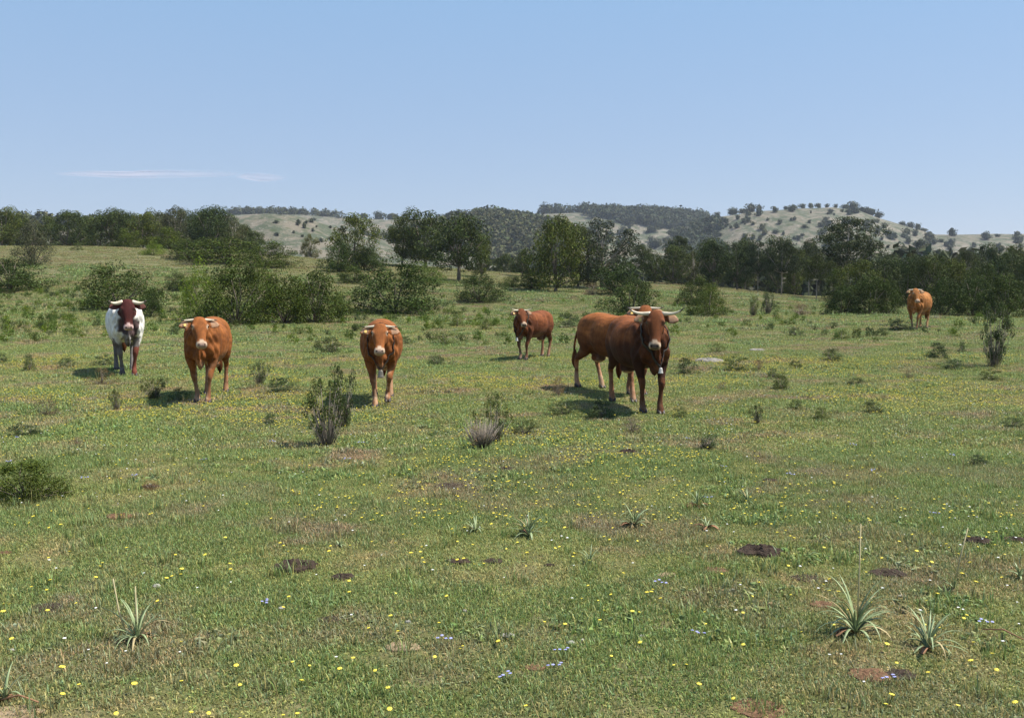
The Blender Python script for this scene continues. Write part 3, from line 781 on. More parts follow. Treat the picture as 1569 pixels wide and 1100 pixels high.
def flower(nm, mat, r, h, petals=9, heads=1):
    vs = []; fs = []; mi = []
    k = 0
    for q in range(heads):
        ox, oy = (rng.uniform(-.05, .05), rng.uniform(-.05, .05)) if heads > 1 else (0, 0)
        tilt = rng.uniform(-.25, .25); hh = h * rng.uniform(.7, 1.1); k = len(vs)
        vs += [(ox - .0012, oy, 0), (ox + .0012, oy, 0), (ox + .0012, oy, hh), (ox - .0012, oy, hh)]; fs.append((k, k + 1, k + 2, k + 3)); mi.append(1)
        k = len(vs); vs.append((ox, oy, hh + r * .25))
        for j in range(petals * 2):
            a = 2 * pi * j / (petals * 2); rr = r * (1 if j % 2 == 0 else .72)
            vs.append((ox + cos(a) * rr, oy + sin(a) * rr, hh + tilt * cos(a) * rr + (.1 * r if j % 2 else -.1 * r)))
        for j in range(petals * 2): fs.append((k, k + 1 + j, k + 1 + (j + 1) % (petals * 2))); mi.append(0)
        k2 = len(vs); vs.append((ox, oy, hh - r * .5))
        for j in range(petals * 2): fs.append((k2, k + 1 + (j + 1) % (petals * 2), k + 1 + j)); mi.append(1 if j % 2 else 0)
    me = meshdata(nm, vs, fs, mat); me.materials.append(M['bright'])
    for p, q in zip(me.polygons, mi): p.material_index = q
    a = me.color_attributes.new('Col', 'FLOAT_COLOR', 'POINT')
    for d in a.data: d.color = (1, 1, 1, 1)
    return me

def scatter(name, pts, rot, scl, var, templates, label, cat):
    """one object whose geometry nodes stand a small mesh on every point"""
    me = bpy.data.meshes.new(name); me.vertices.add(len(pts)); me.vertices.foreach_set('co', np.asarray(pts, np.float32).ravel())
    for nm, arr, ty in (('rot', rot, 'FLOAT'), ('scl', scl, 'FLOAT'), ('var', var, 'INT')):
        a = me.attributes.new(nm, ty, 'POINT'); a.data.foreach_set('value', np.asarray(arr, np.int32 if ty == 'INT' else np.float32))
    o = link(name, me)
    c = bpy.data.collections.new(name + '_kinds')
    for k, tm in enumerate(templates):
        q = bpy.data.objects.new('%s_kind_%02d' % (name, k), tm); c.objects.link(q)
    g = bpy.data.node_groups.new(name + '_nodes', 'GeometryNodeTree')
    g.interface.new_socket('Geometry', in_out='INPUT', socket_type='NodeSocketGeometry')
    g.interface.new_socket('Geometry', in_out='OUTPUT', socket_type='NodeSocketGeometry')
    gi = g.nodes.new('NodeGroupInput'); go = g.nodes.new('NodeGroupOutput')
    m2p = g.nodes.new('GeometryNodeMeshToPoints')
    iop = g.nodes.new('GeometryNodeInstanceOnPoints'); ci = g.nodes.new('GeometryNodeCollectionInfo')
    ci.inputs[0].default_value = c; ci.inputs[1].default_value = True; ci.inputs[2].default_value = True
    def na(n_, ty):
        a = g.nodes.new('GeometryNodeInputNamedAttribute'); a.data_type = ty; a.inputs[0].default_value = n_; return a.outputs[0]
    cx = g.nodes.new('ShaderNodeCombineXYZ')
    L = g.links.new
    L(na('rot', 'FLOAT'), cx.inputs[2]); L(gi.outputs[0], m2p.inputs[0]); L(m2p.outputs[0], iop.inputs['Points'])
    L(ci.outputs[0], iop.inputs['Instance']); iop.inputs['Pick Instance'].default_value = True
    L(na('var', 'INT'), iop.inputs['Instance Index'])
    L(cx.outputs[0], iop.inputs['Rotation']); L(na('scl', 'FLOAT'), iop.inputs['Scale'])
    L(iop.outputs[0], go.inputs[0])
    md = o.modifiers.new('scatter', 'NODES'); md.node_group = g
    return tag(o, label, cat, kind='stuff')

def field_pts(n, y0, y1, umax=.66, keep=None):
    y = np.sqrt(rng.uniform(y0 ** 2, y1 ** 2, n)); x = rng.uniform(-umax, umax, n) * y
    if keep is not None:
        k = rng.uniform(size=n) < keep(x, y); x = x[k]; y = y[k]
    return np.stack([x, y, ground_z(x, y)], -1)
tk = [tuft(85, .11, .012, .034, .0017, .32, .9) for _ in range(5)] + [tuft(70, .11, .008, .022, .0019, .75, 1.4) for _ in range(2)]
wide = [tuft(150, .26, .012, .038, .0036, .34, 1.0) for _ in range(5)] + [tuft(120, .26, .01, .026, .004, .8, 1.4) for _ in range(2)]
tall = [tuft(40, .06, .03, .08, .002, .3, .7, 0) for _ in range(2)] + [tuft(7, .04, .09, .17, .0011, .9, .5, 0)]
weeds = [tuft(60, .12, .03, .07, .0035, .05, .8, .6) for _ in range(3)]
def barecut(x, y):
    b = fbm(x / 1.6, y / 1.6, 33, 3)
    return .75 + .25 * (1 - sstep(.52, .66, b))
P1 = field_pts(21000, 3.0, 9.5, .72, barecut)
def put_grass(P, lo, hi, kinds, label, dry=0.):
    br = fbm(P[:, 0] / 1.1, P[:, 1] / 1.1, 44, 3)
    vr = np.where(rng.uniform(size=len(P)) < sstep(.47, .64, br) * (.85 - dry) + dry, rng.integers(5, 7, len(P)), rng.integers(0, 5, len(P)))
    scatter('grass', P, rng.uniform(0, 6.28, len(P)), rng.uniform(lo, hi, len(P)), vr, kinds, label, 'grass')
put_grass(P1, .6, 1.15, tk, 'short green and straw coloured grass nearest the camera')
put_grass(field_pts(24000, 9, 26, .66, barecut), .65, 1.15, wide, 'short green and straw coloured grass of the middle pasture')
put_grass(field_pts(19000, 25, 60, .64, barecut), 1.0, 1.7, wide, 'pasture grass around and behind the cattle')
M['grass'] = grassmat('dry_grass_blades', .96, .90, .98)
slopek = [tuft(110, .26, .012, .036, .004, .55, 1.2) for _ in range(7)]
put_grass(field_pts(20000, 52, 112, .64, barecut), 1.4, 2.6, slopek, 'dry grass on the slope up to the trees', .5)
PT = np.concatenate([field_pts(900, 3, 9, .72), field_pts(1500, 9, 22), field_pts(3000, 22, 60)])
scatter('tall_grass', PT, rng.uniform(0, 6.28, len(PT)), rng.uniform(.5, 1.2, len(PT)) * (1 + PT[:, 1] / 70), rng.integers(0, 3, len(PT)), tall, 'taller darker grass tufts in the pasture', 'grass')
wk = lambda x, y: sstep(.5, .68, fbm(x / 2.2, y / 2.2, 71, 3)) + .5 * sstep(24, 34, y) * sstep(.45, .6, fbm(x / 3, y / 3, 72, 3))
PW = np.concatenate([field_pts(1100, 4, 14, .7, wk), field_pts(11000, 14, 70, .64, wk)])
scatter('ground_weeds', PW, rng.uniform(0, 6.28, len(PW)), rng.uniform(.5, 1.4, len(PW)) * (.7 + PW[:, 1] / 30), rng.integers(0, 3, len(PW)), weeds, 'broad leaved green weeds mixed into the grass', 'weeds')
# scrubby ground cover at the foot of the slope
PS = field_pts(2600, 26, 56, .62, lambda x, y: .25 * sstep(.45, .6, fbm(x / 4, y / 3, 81, 3)) + .75 * sstep(.50, .62, fbm(x / 5, y / 3, 82, 3)) * (1 - .75 * sstep(-.1, .1, x / y)))
lowm = []
for i in range(3):
    v, f, c, C = crown(lambda t, h: env_low(t + i, h), 12, .16, 500, .04, .03, .7, .9, .5, .5)
    lowm.append(meshdata('scrub', v, f, M['bright' if i else 'wispy'], False, c))
scatter('scrub', PS, rng.uniform(0, 6.28, len(PS)), rng.uniform(.16, .5, len(PS)), rng.integers(0, 3, len(PS)), lowm, 'loose low green scrub spread at the foot of the slope', 'scrub')

fy = [flower('yellow_flower', M['yellow'], .0105, .045), flower('yellow_flower', M['yellow'], .0085, .035), flower('yellow_flower', M['yellow'], .012, .055)]
fw_ = [flower('white_flower', M['white'], .008, .04)]; fv = [flower('violet_flower', M['violet'], .009, .05, 6, 4)]
yk = lambda x, y: .10 + .9 * sstep(.56, .72, fbm(x / 2.6, y / 2.0, 91, 3))
near = field_pts(430, 3.35, 6.4, .60, lambda x, y: .35 + .65 * sstep(.5, .65, fbm(x / .8, y / .8, 92, 3)))[:230]
for p in near:
    o = link('yellow_flower', fy[rng.integers(0, 3)], loc=p); s = rng.uniform(.75, 1.2); o.scale = (s, s, s)
    o.rotation_euler = (rng.uniform(-.25, .25), rng.uniform(-.25, .25), rng.uniform(0, 6))
    tag(o, 'small yellow flower blooming low in the nearest stretch of grass', 'flower', 'yellow flowers nearest the camera')
PF = np.concatenate([field_pts(2200, 6.4, 9, .66, yk), field_pts(42000, 8.5, 22, .62, yk), field_pts(22000, 20, 44, .62, yk)])
scatter('yellow_flowers', PF, rng.uniform(0, 6.28, len(PF)), rng.uniform(.5, 1.15, len(PF)) * (.85 + PF[:, 1] / 90), rng.integers(0, 3, len(PF)), fy, 'thousands of tiny yellow flowers in drifts through the pasture', 'flowers')
PF = field_pts(4200, 3.4, 30, .62, lambda x, y: .3 + .7 * sstep(.5, .6, fbm(x / 2, y / 2, 95, 2)))
scatter('white_flowers', PF, rng.uniform(0, 6.28, len(PF)), rng.uniform(.7, 1.2, len(PF)), np.zeros(len(PF)), fw_, 'tiny white flowers sprinkled in the grass', 'flowers')
PF = field_pts(26, 3.4, 10, .6)
for p in PF:
    o = link('violet_flower', fv[0], loc=p); o.rotation_euler = (0, 0, rng.uniform(0, 6))
    tag(o, 'small violet flower head low in the near grass', 'flower', 'violet flowers in the near grass')

# ------------------------------------------------------------------ cattle
def hidemat(name, spot=False):
    m, t, b = newmat(name)
    a = N(t, 'ShaderNodeAttribute', attribute_name='Col')
    tc = N(t, 'ShaderNodeTexCoord'); mp = N(t, 'ShaderNodeMapping'); mp.inputs['Scale'].default_value = (1, 1, .35)
    t.links.new(tc.outputs['Object'], mp.inputs[0])
    n = noise(t, 22, 5, .7, vec=mp.outputs[0]); n2 = noise(t, 4, 3, .6, vec=tc.outputs['Object'])
    c = mix(t, 1.0, a.outputs['Color'], ramp(t, n.outputs[0], [(.3, .72), (.7, 1.25)]), 'MULTIPLY')
    c = mix(t, 1.0, c, ramp(t, n2.outputs[0], [(.35, .82), (.65, 1.15)]), 'MULTIPLY')
    t.links.new(c, b.inputs['Base Color']); b.inputs['Roughness'].default_value = .8; b.inputs['Specular IOR Level'].default_value = .14
    bump(t, b, n.outputs[0], .35, .01)
    return m
M['hide'] = hidemat('cattle_hide')
M['horn'] = simple('horn_ivory', (.60, .52, .38), .45, .15, 20, .4); M['horntip'] = simple('horn_tip', (.10, .08, .06), .4, .2, 20)
M['hoof'] = simple('hoof_dark', (.05, .04, .035), .5, .3, 20); M['eye'] = flat('eye_black', (.01, .008, .006), .1)
M['leather'] = simple('collar_leather', (.035, .028, .022), .6, .3, 20); M['bell'] = simple('bell_metal', (.55, .52, .47), .35, .2, 20, .6)
M['bellold'] = simple('tarnished_bell', (.16, .14, .11), .4, .4, 30, .6); M['strap'] = simple('white_strap', (.62, .62, .60), .6, .1, 20)

def catmull(P, n):
    P = np.asarray(P, float); Q = np.vstack([2 * P[0] - P[1], P, 2 * P[-1] - P[-2]]); out = []
    for i in range(1, len(Q) - 2):
        for k in range(n):
            t = k / n; a, b, c, d = Q[i - 1], Q[i], Q[i + 1], Q[i + 2]
            out.append(.5 * ((2 * b) + (c - a) * t + (2 * a - 5 * b + 4 * c - d) * t * t + (3 * b - a - 3 * c + d) * t ** 3))
    out.append(Q[-2]); return np.array(out)
def loft(V, F, st, side=None, n=4, k=20, exp=2.3):
    """st rows: x y z halfwidth up down; rings across the path, smooth between the rows"""
    S_ = catmull(st, n); S_[:, 3:] = np.maximum(S_[:, 3:], .004); base = len(V)
    for i, r in enumerate(S_):
        d = S_[min(i + 1, len(S_) - 1), :3] - S_[max(i - 1, 0), :3]; d = d / (np.linalg.norm(d) + 1e-9)
        s = np.array(side, float) if side is not None else np.array([0, 1.0, 0])
        s = s - d * s.dot(d); s /= np.linalg.norm(s); u_ = np.cross(d, s)
        if side is None and u_[2] < 0 and abs(d[2]) < .7: u_ = -u_
        for j in range(k):
            a = 2 * pi * j / k; ca, sa = cos(a), sin(a)
            ca = math.copysign(abs(ca) ** (2 / exp), ca); sa = math.copysign(abs(sa) ** (2 / exp), sa)
            V.append(r[:3] + s * ca * r[3] + u_ * sa * (r[4] if sa > 0 else r[5]))
    m_ = len(S_)
    for i in range(m_ - 1):
        for j in range(k): F.append((base + i * k + j, base + i * k + (j + 1) % k, base + (i + 1) * k + (j + 1) % k, base + (i + 1) * k + j))
    c0 = len(V); V.append(S_[0, :3].copy()); c1 = len(V); V.append(S_[-1, :3].copy())
    for j in range(k):
        F.append((c0, base + (j + 1) % k, base + j)); F.append((c1, base + (m_ - 1) * k + j, base + (m_ - 1) * k + (j + 1) % k))
def blob(V, F, c, r, rot=0.0):
    st = [];
    for i in range(7):
        a = pi * i / 6 - pi / 2; q = max(.03, cos(a)); st.append((c[0] + sin(a) * r[0] * cos(rot), c[1], c[2] + sin(a) * r[0] * sin(rot), r[1] * q, r[2] * q, r[2] * q))
    loft(V, F, st, n=2, k=14, exp=2)

def remesh(V, F, vox, smooth):
    me = bpy.data.meshes.new('tmp'); me.from_pydata([tuple(v) for v in V], [], F)
    import bmesh
    bm = bmesh.new(); bm.from_mesh(me); bmesh.ops.recalc_face_normals(bm, faces=bm.faces); bm.to_mesh(me); bm.free()
    o = bpy.data.objects.new('tmp', me); COL.objects.link(o)
    r = o.modifiers.new('r', 'REMESH'); r.mode = 'VOXEL'; r.voxel_size = vox
    s = o.modifiers.new('s', 'SMOOTH'); s.factor = .5; s.iterations = smooth
    dg = bpy.context.evaluated_depsgraph_get(); dg.update()
    out = bpy.data.meshes.new_from_object(o.evaluated_get(dg))
    bpy.data.objects.remove(o); return out

def cow(label, px, D, scale, turn, look=0.0, poll=1.34, pitch=62, coat=(.30, .105, .033), pale=(.50, .375, .26), kind='plain',
        legs=((0, 0), (0, 0), (0, 0), (0, 0)), horns=None, bell=None, name='cow', belly=1.0, dark=0.0, strapw=False, group='cattle walking through the pasture', lookrel=None, tag_=True, dewl=1.0, bscale=.85, darkbell=False, tsw=0.0):
    """turn: degrees the body is turned from facing the viewer (+ = its rear goes to the right of the picture)
       legs: (shift of the hoof along the body, lift) for front left, front right, hind left, hind right"""
    V = []; F = []
    b_ = belly
    torso = [(-.94, 0, 1.02, .06, .08, .12), (-.90, 0, 1.02, .15, .15, .22), (-.76, 0, 1.02, .245, .27, .34), (-.58, 0, 1.0, .285 , .325, .38), (-.38, 0, .99, .305 * b_, .335, .36),
             (-.12, 0, .96, .36 * b_, .335, .38), (.12, 0, .95, .36 * b_, .335, .37), (.34, 0, .96, .31 * b_, .345, .35), (.50, 0, .98, .25, .35, .34), (.64, 0, .99, .205, .31, .33),
             (.76, 0, 1.0, .19, .23, .34), (.85, 0, .98, .13, .15, .26), (.89, 0, .96, .05, .06, .12)]
    loft(V, F, torso, k=28)
    # head frame
    cxw = U(px) * D; camdir = math.atan2(-D, -cxw)
    th = camdir - R(turn)                               # heading of the body in the world
    yaw = (camdir + R(look)) - th if lookrel is None else R(lookrel)
    yaw = (yaw + pi) % (2 * pi) - pi
    p = R(pitch); base = np.array([.58, 0, 1.10])
    ny = yaw * .55
    P = np.array([.66, 0, 0]) + np.array([cos(ny), sin(ny), 0]) * .36; P[2] = poll
    Fd = np.array([cos(p) * cos(yaw), cos(p) * sin(yaw), -sin(p)]); Ud = np.array([sin(p) * cos(yaw), sin(p) * sin(yaw), cos(p)]); Sd = np.cross(Ud, Fd)
    # head
    hs = [(-.05, .055, .03, .07, -.04), (-.02, .085, .06, .12, -.035), (.04, .108, .075, .135, -.03), (.11, .120, .078, .150, -.03), (.17, .116, .076, .155, -.03), (.24, .093, .070, .140, -.03), (.31, .076, .062, .112, -.03),
          (.37, .070, .056, .090, -.03), (.43, .078, .056, .082, -.03), (.475, .082, .050, .078, -.03), (.505, .068, .034, .058, -.03), (.515, .03, .015, .02, -.03)]
    loft(V, F, [tuple(P + Fd * t + Ud * o_) + (w_, u_, d_) for t, w_, u_, d_, o_ in hs], side=Sd, n=3, k=22, exp=2.4)
    hb = len(V)
    for s_ in (-1, 1):   # brow and cheek
        q = P + Fd * .135 + Sd * s_ * .098 + Ud * .01; blob(V, F, q, (.04, .03, .035))
        q = P + Fd * .21 + Sd * s_ * .07 - Ud * .11; blob(V, F, q, (.06, .035, .055))
    # neck: rings from the chest to the back of the head
    E_ = P + Fd * .07 - Ud * .085; A_ = np.array([.42, 0, 1.03]); n1 = A_ * .6 + E_ * .4; n1[2] += .02; n1[1] *= .7; n2 = A_ * .22 + E_ * .78
    loft(V, F, [tuple(A_) + (.20, .24, .34), tuple(n1) + (.155, .195, .265), tuple(n2) + (.118, .14, .175), tuple(E_) + (.095, .09, .10)], side=Sd * .6 + np.array([0, .4, 0]) if abs(yaw) > .05 else None, n=5, k=20, exp=2.1)
    # dewlap
    J = P + Fd * .2 - Ud * .16; mid = (J + np.array([.86, 0, .74])) / 2 + np.array([-.03, 0, -.05])
    loft(V, F, [tuple(J) + (.03, .05, .05), tuple(mid) + (.035, .13, .07 * dewl), (.82, 0, .76, .05, .16, .07 * dewl), (.66, 0, .66, .06, .16, .05)], side=(0, 1, 0), n=4, k=12, exp=2)
    # legs
    fj = []
    for i, (sx, lift) in enumerate(legs):
        s_ = 1 if i % 2 == 0 else -1
        if i < 2:
            y = .155 * s_; foot = np.array([.60 + sx, y * .62, .05 + lift]); kn = np.array([.60 + sx * .55 + (.10 if lift > 0 else .015), y * .80, .42 + lift * .6]); fet = foot + np.array([-.035 - lift * .5, 0, .10])
            st = [(.54, y, 1.02, .085, .16, .14), (.56, y * 1.12, .84, .10, .14, .14), (.56 + sx * .1, y * 1.04, .68, .085, .105, .105), ((.58 + sx * .3), y * .92, .54, .056, .066, .07), tuple(kn) + (.050, .054, .054),
                  tuple(kn * .55 + fet * .45) + (.031, .036, .036), tuple(fet) + (.040, .044, .044), tuple(foot) + (.050, .056, .056), tuple(foot - [0, 0, .05]) + (.052, .060, .056)]
        else:
            y = .165 * s_; foot = np.array([-.72 + sx, y * .82, .05 + lift]); hk = np.array([-.80 + sx * .55 - .02, y * .88, .50 + lift * .5]); fet = foot + np.array([-.03, 0, .11])
            st = [(-.62, y * .8, 1.06, .10, .20, .22), (-.58, y * 1.02, .88, .125, .19, .20), (-.58 + sx * .15, y * 1.04, .72, .10, .14, .15), (-.70 + sx * .35, y * .96, .60, .056, .085, .085), tuple(hk) + (.044, .058, .055),
                  tuple(hk * .55 + fet * .45) + (.034, .040, .040), tuple(fet) + (.042, .046, .046), tuple(foot) + (.050, .056, .056), tuple(foot - [0, 0, .05]) + (.052, .060, .056)]
        loft(V, F, st, side=(0, 1, 0), n=4, k=14, exp=2); fj.append(foot)
    for s_ in (-1, 1):   # shoulder blade, hip bone, thigh
        blob(V, F, (.50, .20 * s_, 1.02), (.19, .075, .22)); blob(V, F, (-.45, .17 * s_ * b_, 1.14), (.16, .09, .11)); blob(V, F, (-.60, .20 * s_, .92), (.20, .10, .22))
        blob(V, F, (.72, .13 * s_, .86), (.10, .09, .15))
    blob(V, F, (.76, 0, .78), (.14, .12, .12)); blob(V, F, (-.74, 0, 1.08), (.16, .16, .16))
    if name == 'cow': blob(V, F, (-.47, 0, .56), (.15, .12, .10))
    # tail
    loft(V, F, [(-.82, 0, 1.14, .05, .05, .05), (-.94, 0, 1.07, .034, .03, .03), (-1.00 - .3 * abs(tsw), .01 + tsw * .5, .98, .027, .027, .027), (-.99 - .5 * abs(tsw), .015 + tsw, .72, .023, .023, .023), (-.98 - .5 * abs(tsw), .02 + tsw, .58, .020, .020, .020)], side=(0, 1, 0), n=4, k=10, exp=2)
    me = remesh(V, F, .0165, 3)
    n = len(me.vertices); co = np.empty(n * 3, np.float32); me.vertices.foreach_get('co', co); co = co.reshape(-1, 3).astype(float)
    # bones, muscles and folds of the skin
    nrm = np.empty(n * 3, np.float32); me.vertices.foreach_get('normal', nrm); nrm = nrm.reshape(-1, 3).astype(float)
    X, Y, Z = co.T; dsp = np.zeros(n); ay = np.abs(Y)
    body_ = (X > -.95) & (X < .62) & (Z > .55)
    g_ = lambda cx, cz, sx, sz: np.exp(-((X - cx) / sx) ** 2 - ((Z - cz) / sz) ** 2)
    side_ = sstep(.08, .16, ay) * body_
    dsp -= side_ * .028 * g_(-.30, 1.12, .11, .13)                 # hollow of the flank
    dsp += side_ * .008 * g_(-.44, 1.20, .07, .06)                 # hook bone
    dsp -= side_ * .018 * g_(.30, 1.10, .05, .25) ; dsp += side_ * .012 * g_(.42, 1.0, .08, .25)
    dsp += side_ * .0010 * np.sin((X + .25 * (Z - 1)) * 2 * pi / .085) * sstep(-.3, -.15, X) * sstep(.34, .2, X) * sstep(.62, .75, Z) * sstep(1.2, 1.05, Z)
    dsp -= side_ * .025 * g_(-.33, .74, .07, .10)                  # fold before the thigh
    nk = sstep(.55, .68, X) * ((np.linalg.norm(co - (P + Fd * .2), axis=1) > .33)) * (Z > .7)
    dsp += nk * .010 * np.sin((X * .8 - Z * .6) * 2 * pi / .11 + Y * 6)
    dsp += .012 * (fbm(X * 6 + 3, Z * 6 + Y * 4, 31, 3) - .5) * body_
    co = co + nrm * dsp[:, None]; me.vertices.foreach_set('co', co.astype(np.float32).ravel())
    # coat
    c = np.tile(np.array(coat), (n, 1)); x, y, z = co[:, 0], co[:, 1], co[:, 2]
    rel = co - P; t_ = rel @ Fd; s_ = rel @ Sd; u_ = rel @ Ud
    head = (t_ > -.08) & (t_ < .56) & (np.abs(s_) < .16) & (u_ > -.22) & (u_ < .1)
    nz = fbm(x * 3 + z * 2, y * 3 - z * 3, 5, 3)
    def blend(mask, colr): 
        nonlocal c
        m_ = np.clip(mask, 0, 1)[:, None]; c = c * (1 - m_) + np.array(colr) * m_
    if kind == 'plain':
        blend(.28 * sstep(.55, .3, z) * (~head), pale)
        blend(.55 * sstep(.75, .55, z) * (np.abs(y) < .1) * (~head), pale)
        blend(.5 * sstep(.45, .65, nz) * sstep(.9, .5, z), pale)
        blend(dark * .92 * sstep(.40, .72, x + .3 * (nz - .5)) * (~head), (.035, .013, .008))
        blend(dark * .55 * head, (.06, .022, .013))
        nb_ = fbm(x * 5 + z * 2, z * 12 + y * 5, 15, 4)
        blend(.55 * sstep(.48, .64, nb_) * (~head), tuple(np.array(coat) * .5)); blend(.35 * sstep(.48, .36, nb_) * (~head), tuple(np.array(coat) * np.array([1.35, 1.5, 1.6])))
        blend(.88 * dark * sstep(1.12, .84, z + .2 * (nz - .5)) * (x < .72) * (z > .5) * (~head), (.030, .012, .008))  # shade of the unlit lower flank, painted into the coat colour
        blend(.3 * head * (np.abs(s_) < .05) * (t_ < .4), tuple(np.array(coat) * .7))
    elif kind == 'ox':
        c[:] = (.70, .665, .60)
        n5 = fbm(y * 9 + 4, z * 9, 9, 3)
        blend(.9 * sstep(.62, .50, z + .3 * (nz - .5)), (.095, .08, .075))
        blend(.85 * sstep(.50, .54, n5) * sstep(.80, .66, z) * (x > .3), (.10, .08, .075))
        neck = (x > .60) & (~head)
        blend(neck * sstep(.17, .12, np.abs(y + .03) + .35 * (nz - .5)) * sstep(.70, .78, z + .3 * (n5 - .5)) * .96, (.042, .018, .018))
        blend(neck * sstep(.06, .03, np.abs(y + .02) + .12 * (n5 - .5)) * .8, (.06, .045, .045))
        blend(head * 1.0, (.060, .015, .012)); blend(((x > .5) & (np.linalg.norm(co - (P - Ud * .1), axis=1) < .26)) * 1.0, (.055, .014, .012))
        blend(((y > 0) & (x > .35) & (z < .52)) * .95, (.16, .045, .025))
    # muzzle, eye rings
    mz = head * sstep(.415, .455, t_ + .03 * (np.abs(s_) < .03))
    blend(mz * .95, pale if kind != 'ox' else (.55, .38, .34))
    nose = head * sstep(.455, .475, t_) * (u_ > -.06) * sstep(.062, .048, np.abs(s_))
    blend(nose * .85, (.36, .24, .19) if dark < .5 else (.05, .035, .035))
    for sg in (-1, 1):
        e = np.sqrt((t_ - .15) ** 2 + (s_ - sg * .112) ** 2 + (u_ - .0) ** 2)
        blend(head * sstep(.052, .032, e) * (.75 if dark < .3 and kind != 'ox' else .12), pale)
        nn = np.sqrt((t_ - .487) ** 2 + (s_ - sg * .042) ** 2)
        blend(head * sstep(.017, .010, nn) * (u_ > -.07), (.02, .012, .01))
    blend(head * sstep(.49, .5, t_) * (u_ < -.085), (.05, .03, .03))  # shadow under the chin, painted dark
    a = me.color_attributes.new('Col', 'FLOAT_COLOR', 'POINT'); cc = np.ones((n, 4), np.float32); cc[:, :3] = c; a.data.foreach_set('color', cc.ravel())
    me.materials.clear(); me.materials.append(M['hide']); me.polygons.foreach_set('use_smooth', np.ones(len(me.polygons), bool)); me.name = 'body'
    loc = atD(px, D); root = empty(name, loc, th); root.scale = (scale,) * 3; tag(root, label, 'ox' if kind == 'ox' else 'cow', group)
    ox = Vector((-.70 * cos(th), -.70 * sin(th), 0)) * scale       # px, D say where the front feet stand
    root.location = Vector((loc.x + ox.x, loc.y + ox.y, gz(loc.x + ox.x, loc.y + ox.y) * .5 + loc.z * .5))
    link('body', me, root)
    def piece(nm, V_, F_, mat, smooth=True, colr=None, lab=None):
        m2 = meshdata(nm, V_, F_, mat, smooth, colr); o = link(nm, m2, root)
        if lab: o['label'] = lab
        return o
    # horns
    hl, curve, thick, lift_ = horns or (.20, .5, .026, .02)
    for sg in (-1, 1):
        v = []; f = []; st = []
        for i in range(7):
            q = i / 6; pt = P + Fd * (.0 - .0 * q) - Ud * .02 + Sd * sg * (.075 + hl * (q - .25 * q * q * curve))
            pt = pt + np.array([0, 0, 1]) * (lift_ * q + hl * curve * .75 * q ** 3 - .02 * q) + np.array([cos(yaw), sin(yaw), 0]) * hl * .55 * curve * q ** 1.6
            r = thick * (1 - .8 * q ** 1.3); st.append(tuple(pt) + (r, r, r))
        loft(v, f, st, side=Fd, n=2, k=10, exp=2)
        o = piece('horn', v, f, M['horn'])
        o.data.materials.append(M['horntip'])
        nf = len(o.data.polygons)
        for pl in o.data.polygons:
            if np.mean([abs((np.array(o.data.vertices[i].co) - P) @ Sd) for i in pl.vertices]) > .075 + hl * .72: pl.material_index = 1
    # ears
    for sg in (-1, 1):
        v = []; f = []; st = []
        for i, (q, w_) in enumerate([(0, .030), (.2, .046), (.45, .064), (.7, .058), (.9, .032), (1, .006)]):
            pt = P + Fd * .06 - Ud * .06 + Sd * sg * (.10 + .195 * q) + np.array([0, 0, -1]) * (.035 * q ** 2 - .01) + Ud * .0
            st.append(tuple(pt) + (w_, .010 + .004 * (q < .3), .010))
        loft(v, f, st, side=Fd * .9 + np.array([0, 0, -.3]), n=3, k=12, exp=2)
        va = np.array(v); dd = (va - P) @ Ud; base_ = np.tile(np.array(coat if kind != 'ox' else (.09, .02, .015)) * (1 - .4 * dark), (len(va), 1))
        inner = ((va - P) @ Ud > np.median(dd))
        sdist = np.abs((va - P) @ Sd)
        base_[inner & (sdist > .17)] = (np.array(coat) * .6 + np.array(pale) * .45) if kind != 'ox' else np.array((.12, .05, .04))
        piece('ear', v, f, M['hide'], True, base_)
    if tag_:
        q = P + Fd * .075 - Ud * .04 + Sd * -.21; v = [q + Sd * a_ + Fd * b2 + Ud * c2 for a_ in (-.018, .018) for b2 in (-.02, .03) for c2 in (0.0, .006)]
        piece('ear_tag', v, [(0, 1, 3, 2), (4, 6, 7, 5), (0, 4, 5, 1), (2, 3, 7, 6), (0, 2, 6, 4), (1, 5, 7, 3)], M['tagm'], False)
    # eyes and hooves
    for sg in (-1, 1):
        v = []; f = []; blob(v, f, P + Fd * .15 + Sd * sg * .111 + Ud * .005, (.021, .017, .017)); piece('eye', v, f, M['eye'])
    for ft in fj:
        v = []; f = []
        for sg in (-1, 1):
            q = ft - [0, 0, .05]; q = q + np.array([0, sg * .026, 0])
            loft(v, f, [tuple(q + [-.025, 0, .055]) + (.026, .02, .055 - .0), tuple(q + [.015, 0, .05]) + (.027, .022, .05), tuple(q + [.065, 0, .02]) + (.018, .012, .022), tuple(q + [.08, 0, .008]) + (.008, .006, .008)], side=(0, 1, 0), n=2, k=10, exp=2.6)
        piece('hoof', v, f, M['hoof'])
    v = []; f = []; loft(v, f, [(-.98 - .5 * abs(tsw), .02 + tsw, .66, .02, .02, .02), (-.985 - .5 * abs(tsw), .02 + tsw, .56, .045, .045, .045), (-.99 - .5 * abs(tsw), .02 + tsw, .44, .05, .05, .05), (-.98 - .5 * abs(tsw), .02 + tsw, .33, .01, .01, .01)], side=(0, 1, 0), n=3, k=10, exp=2)
    piece('tail_tuft', v, f, M['hide'], True, np.tile(np.array(coat) * .35, (len(v), 1)))
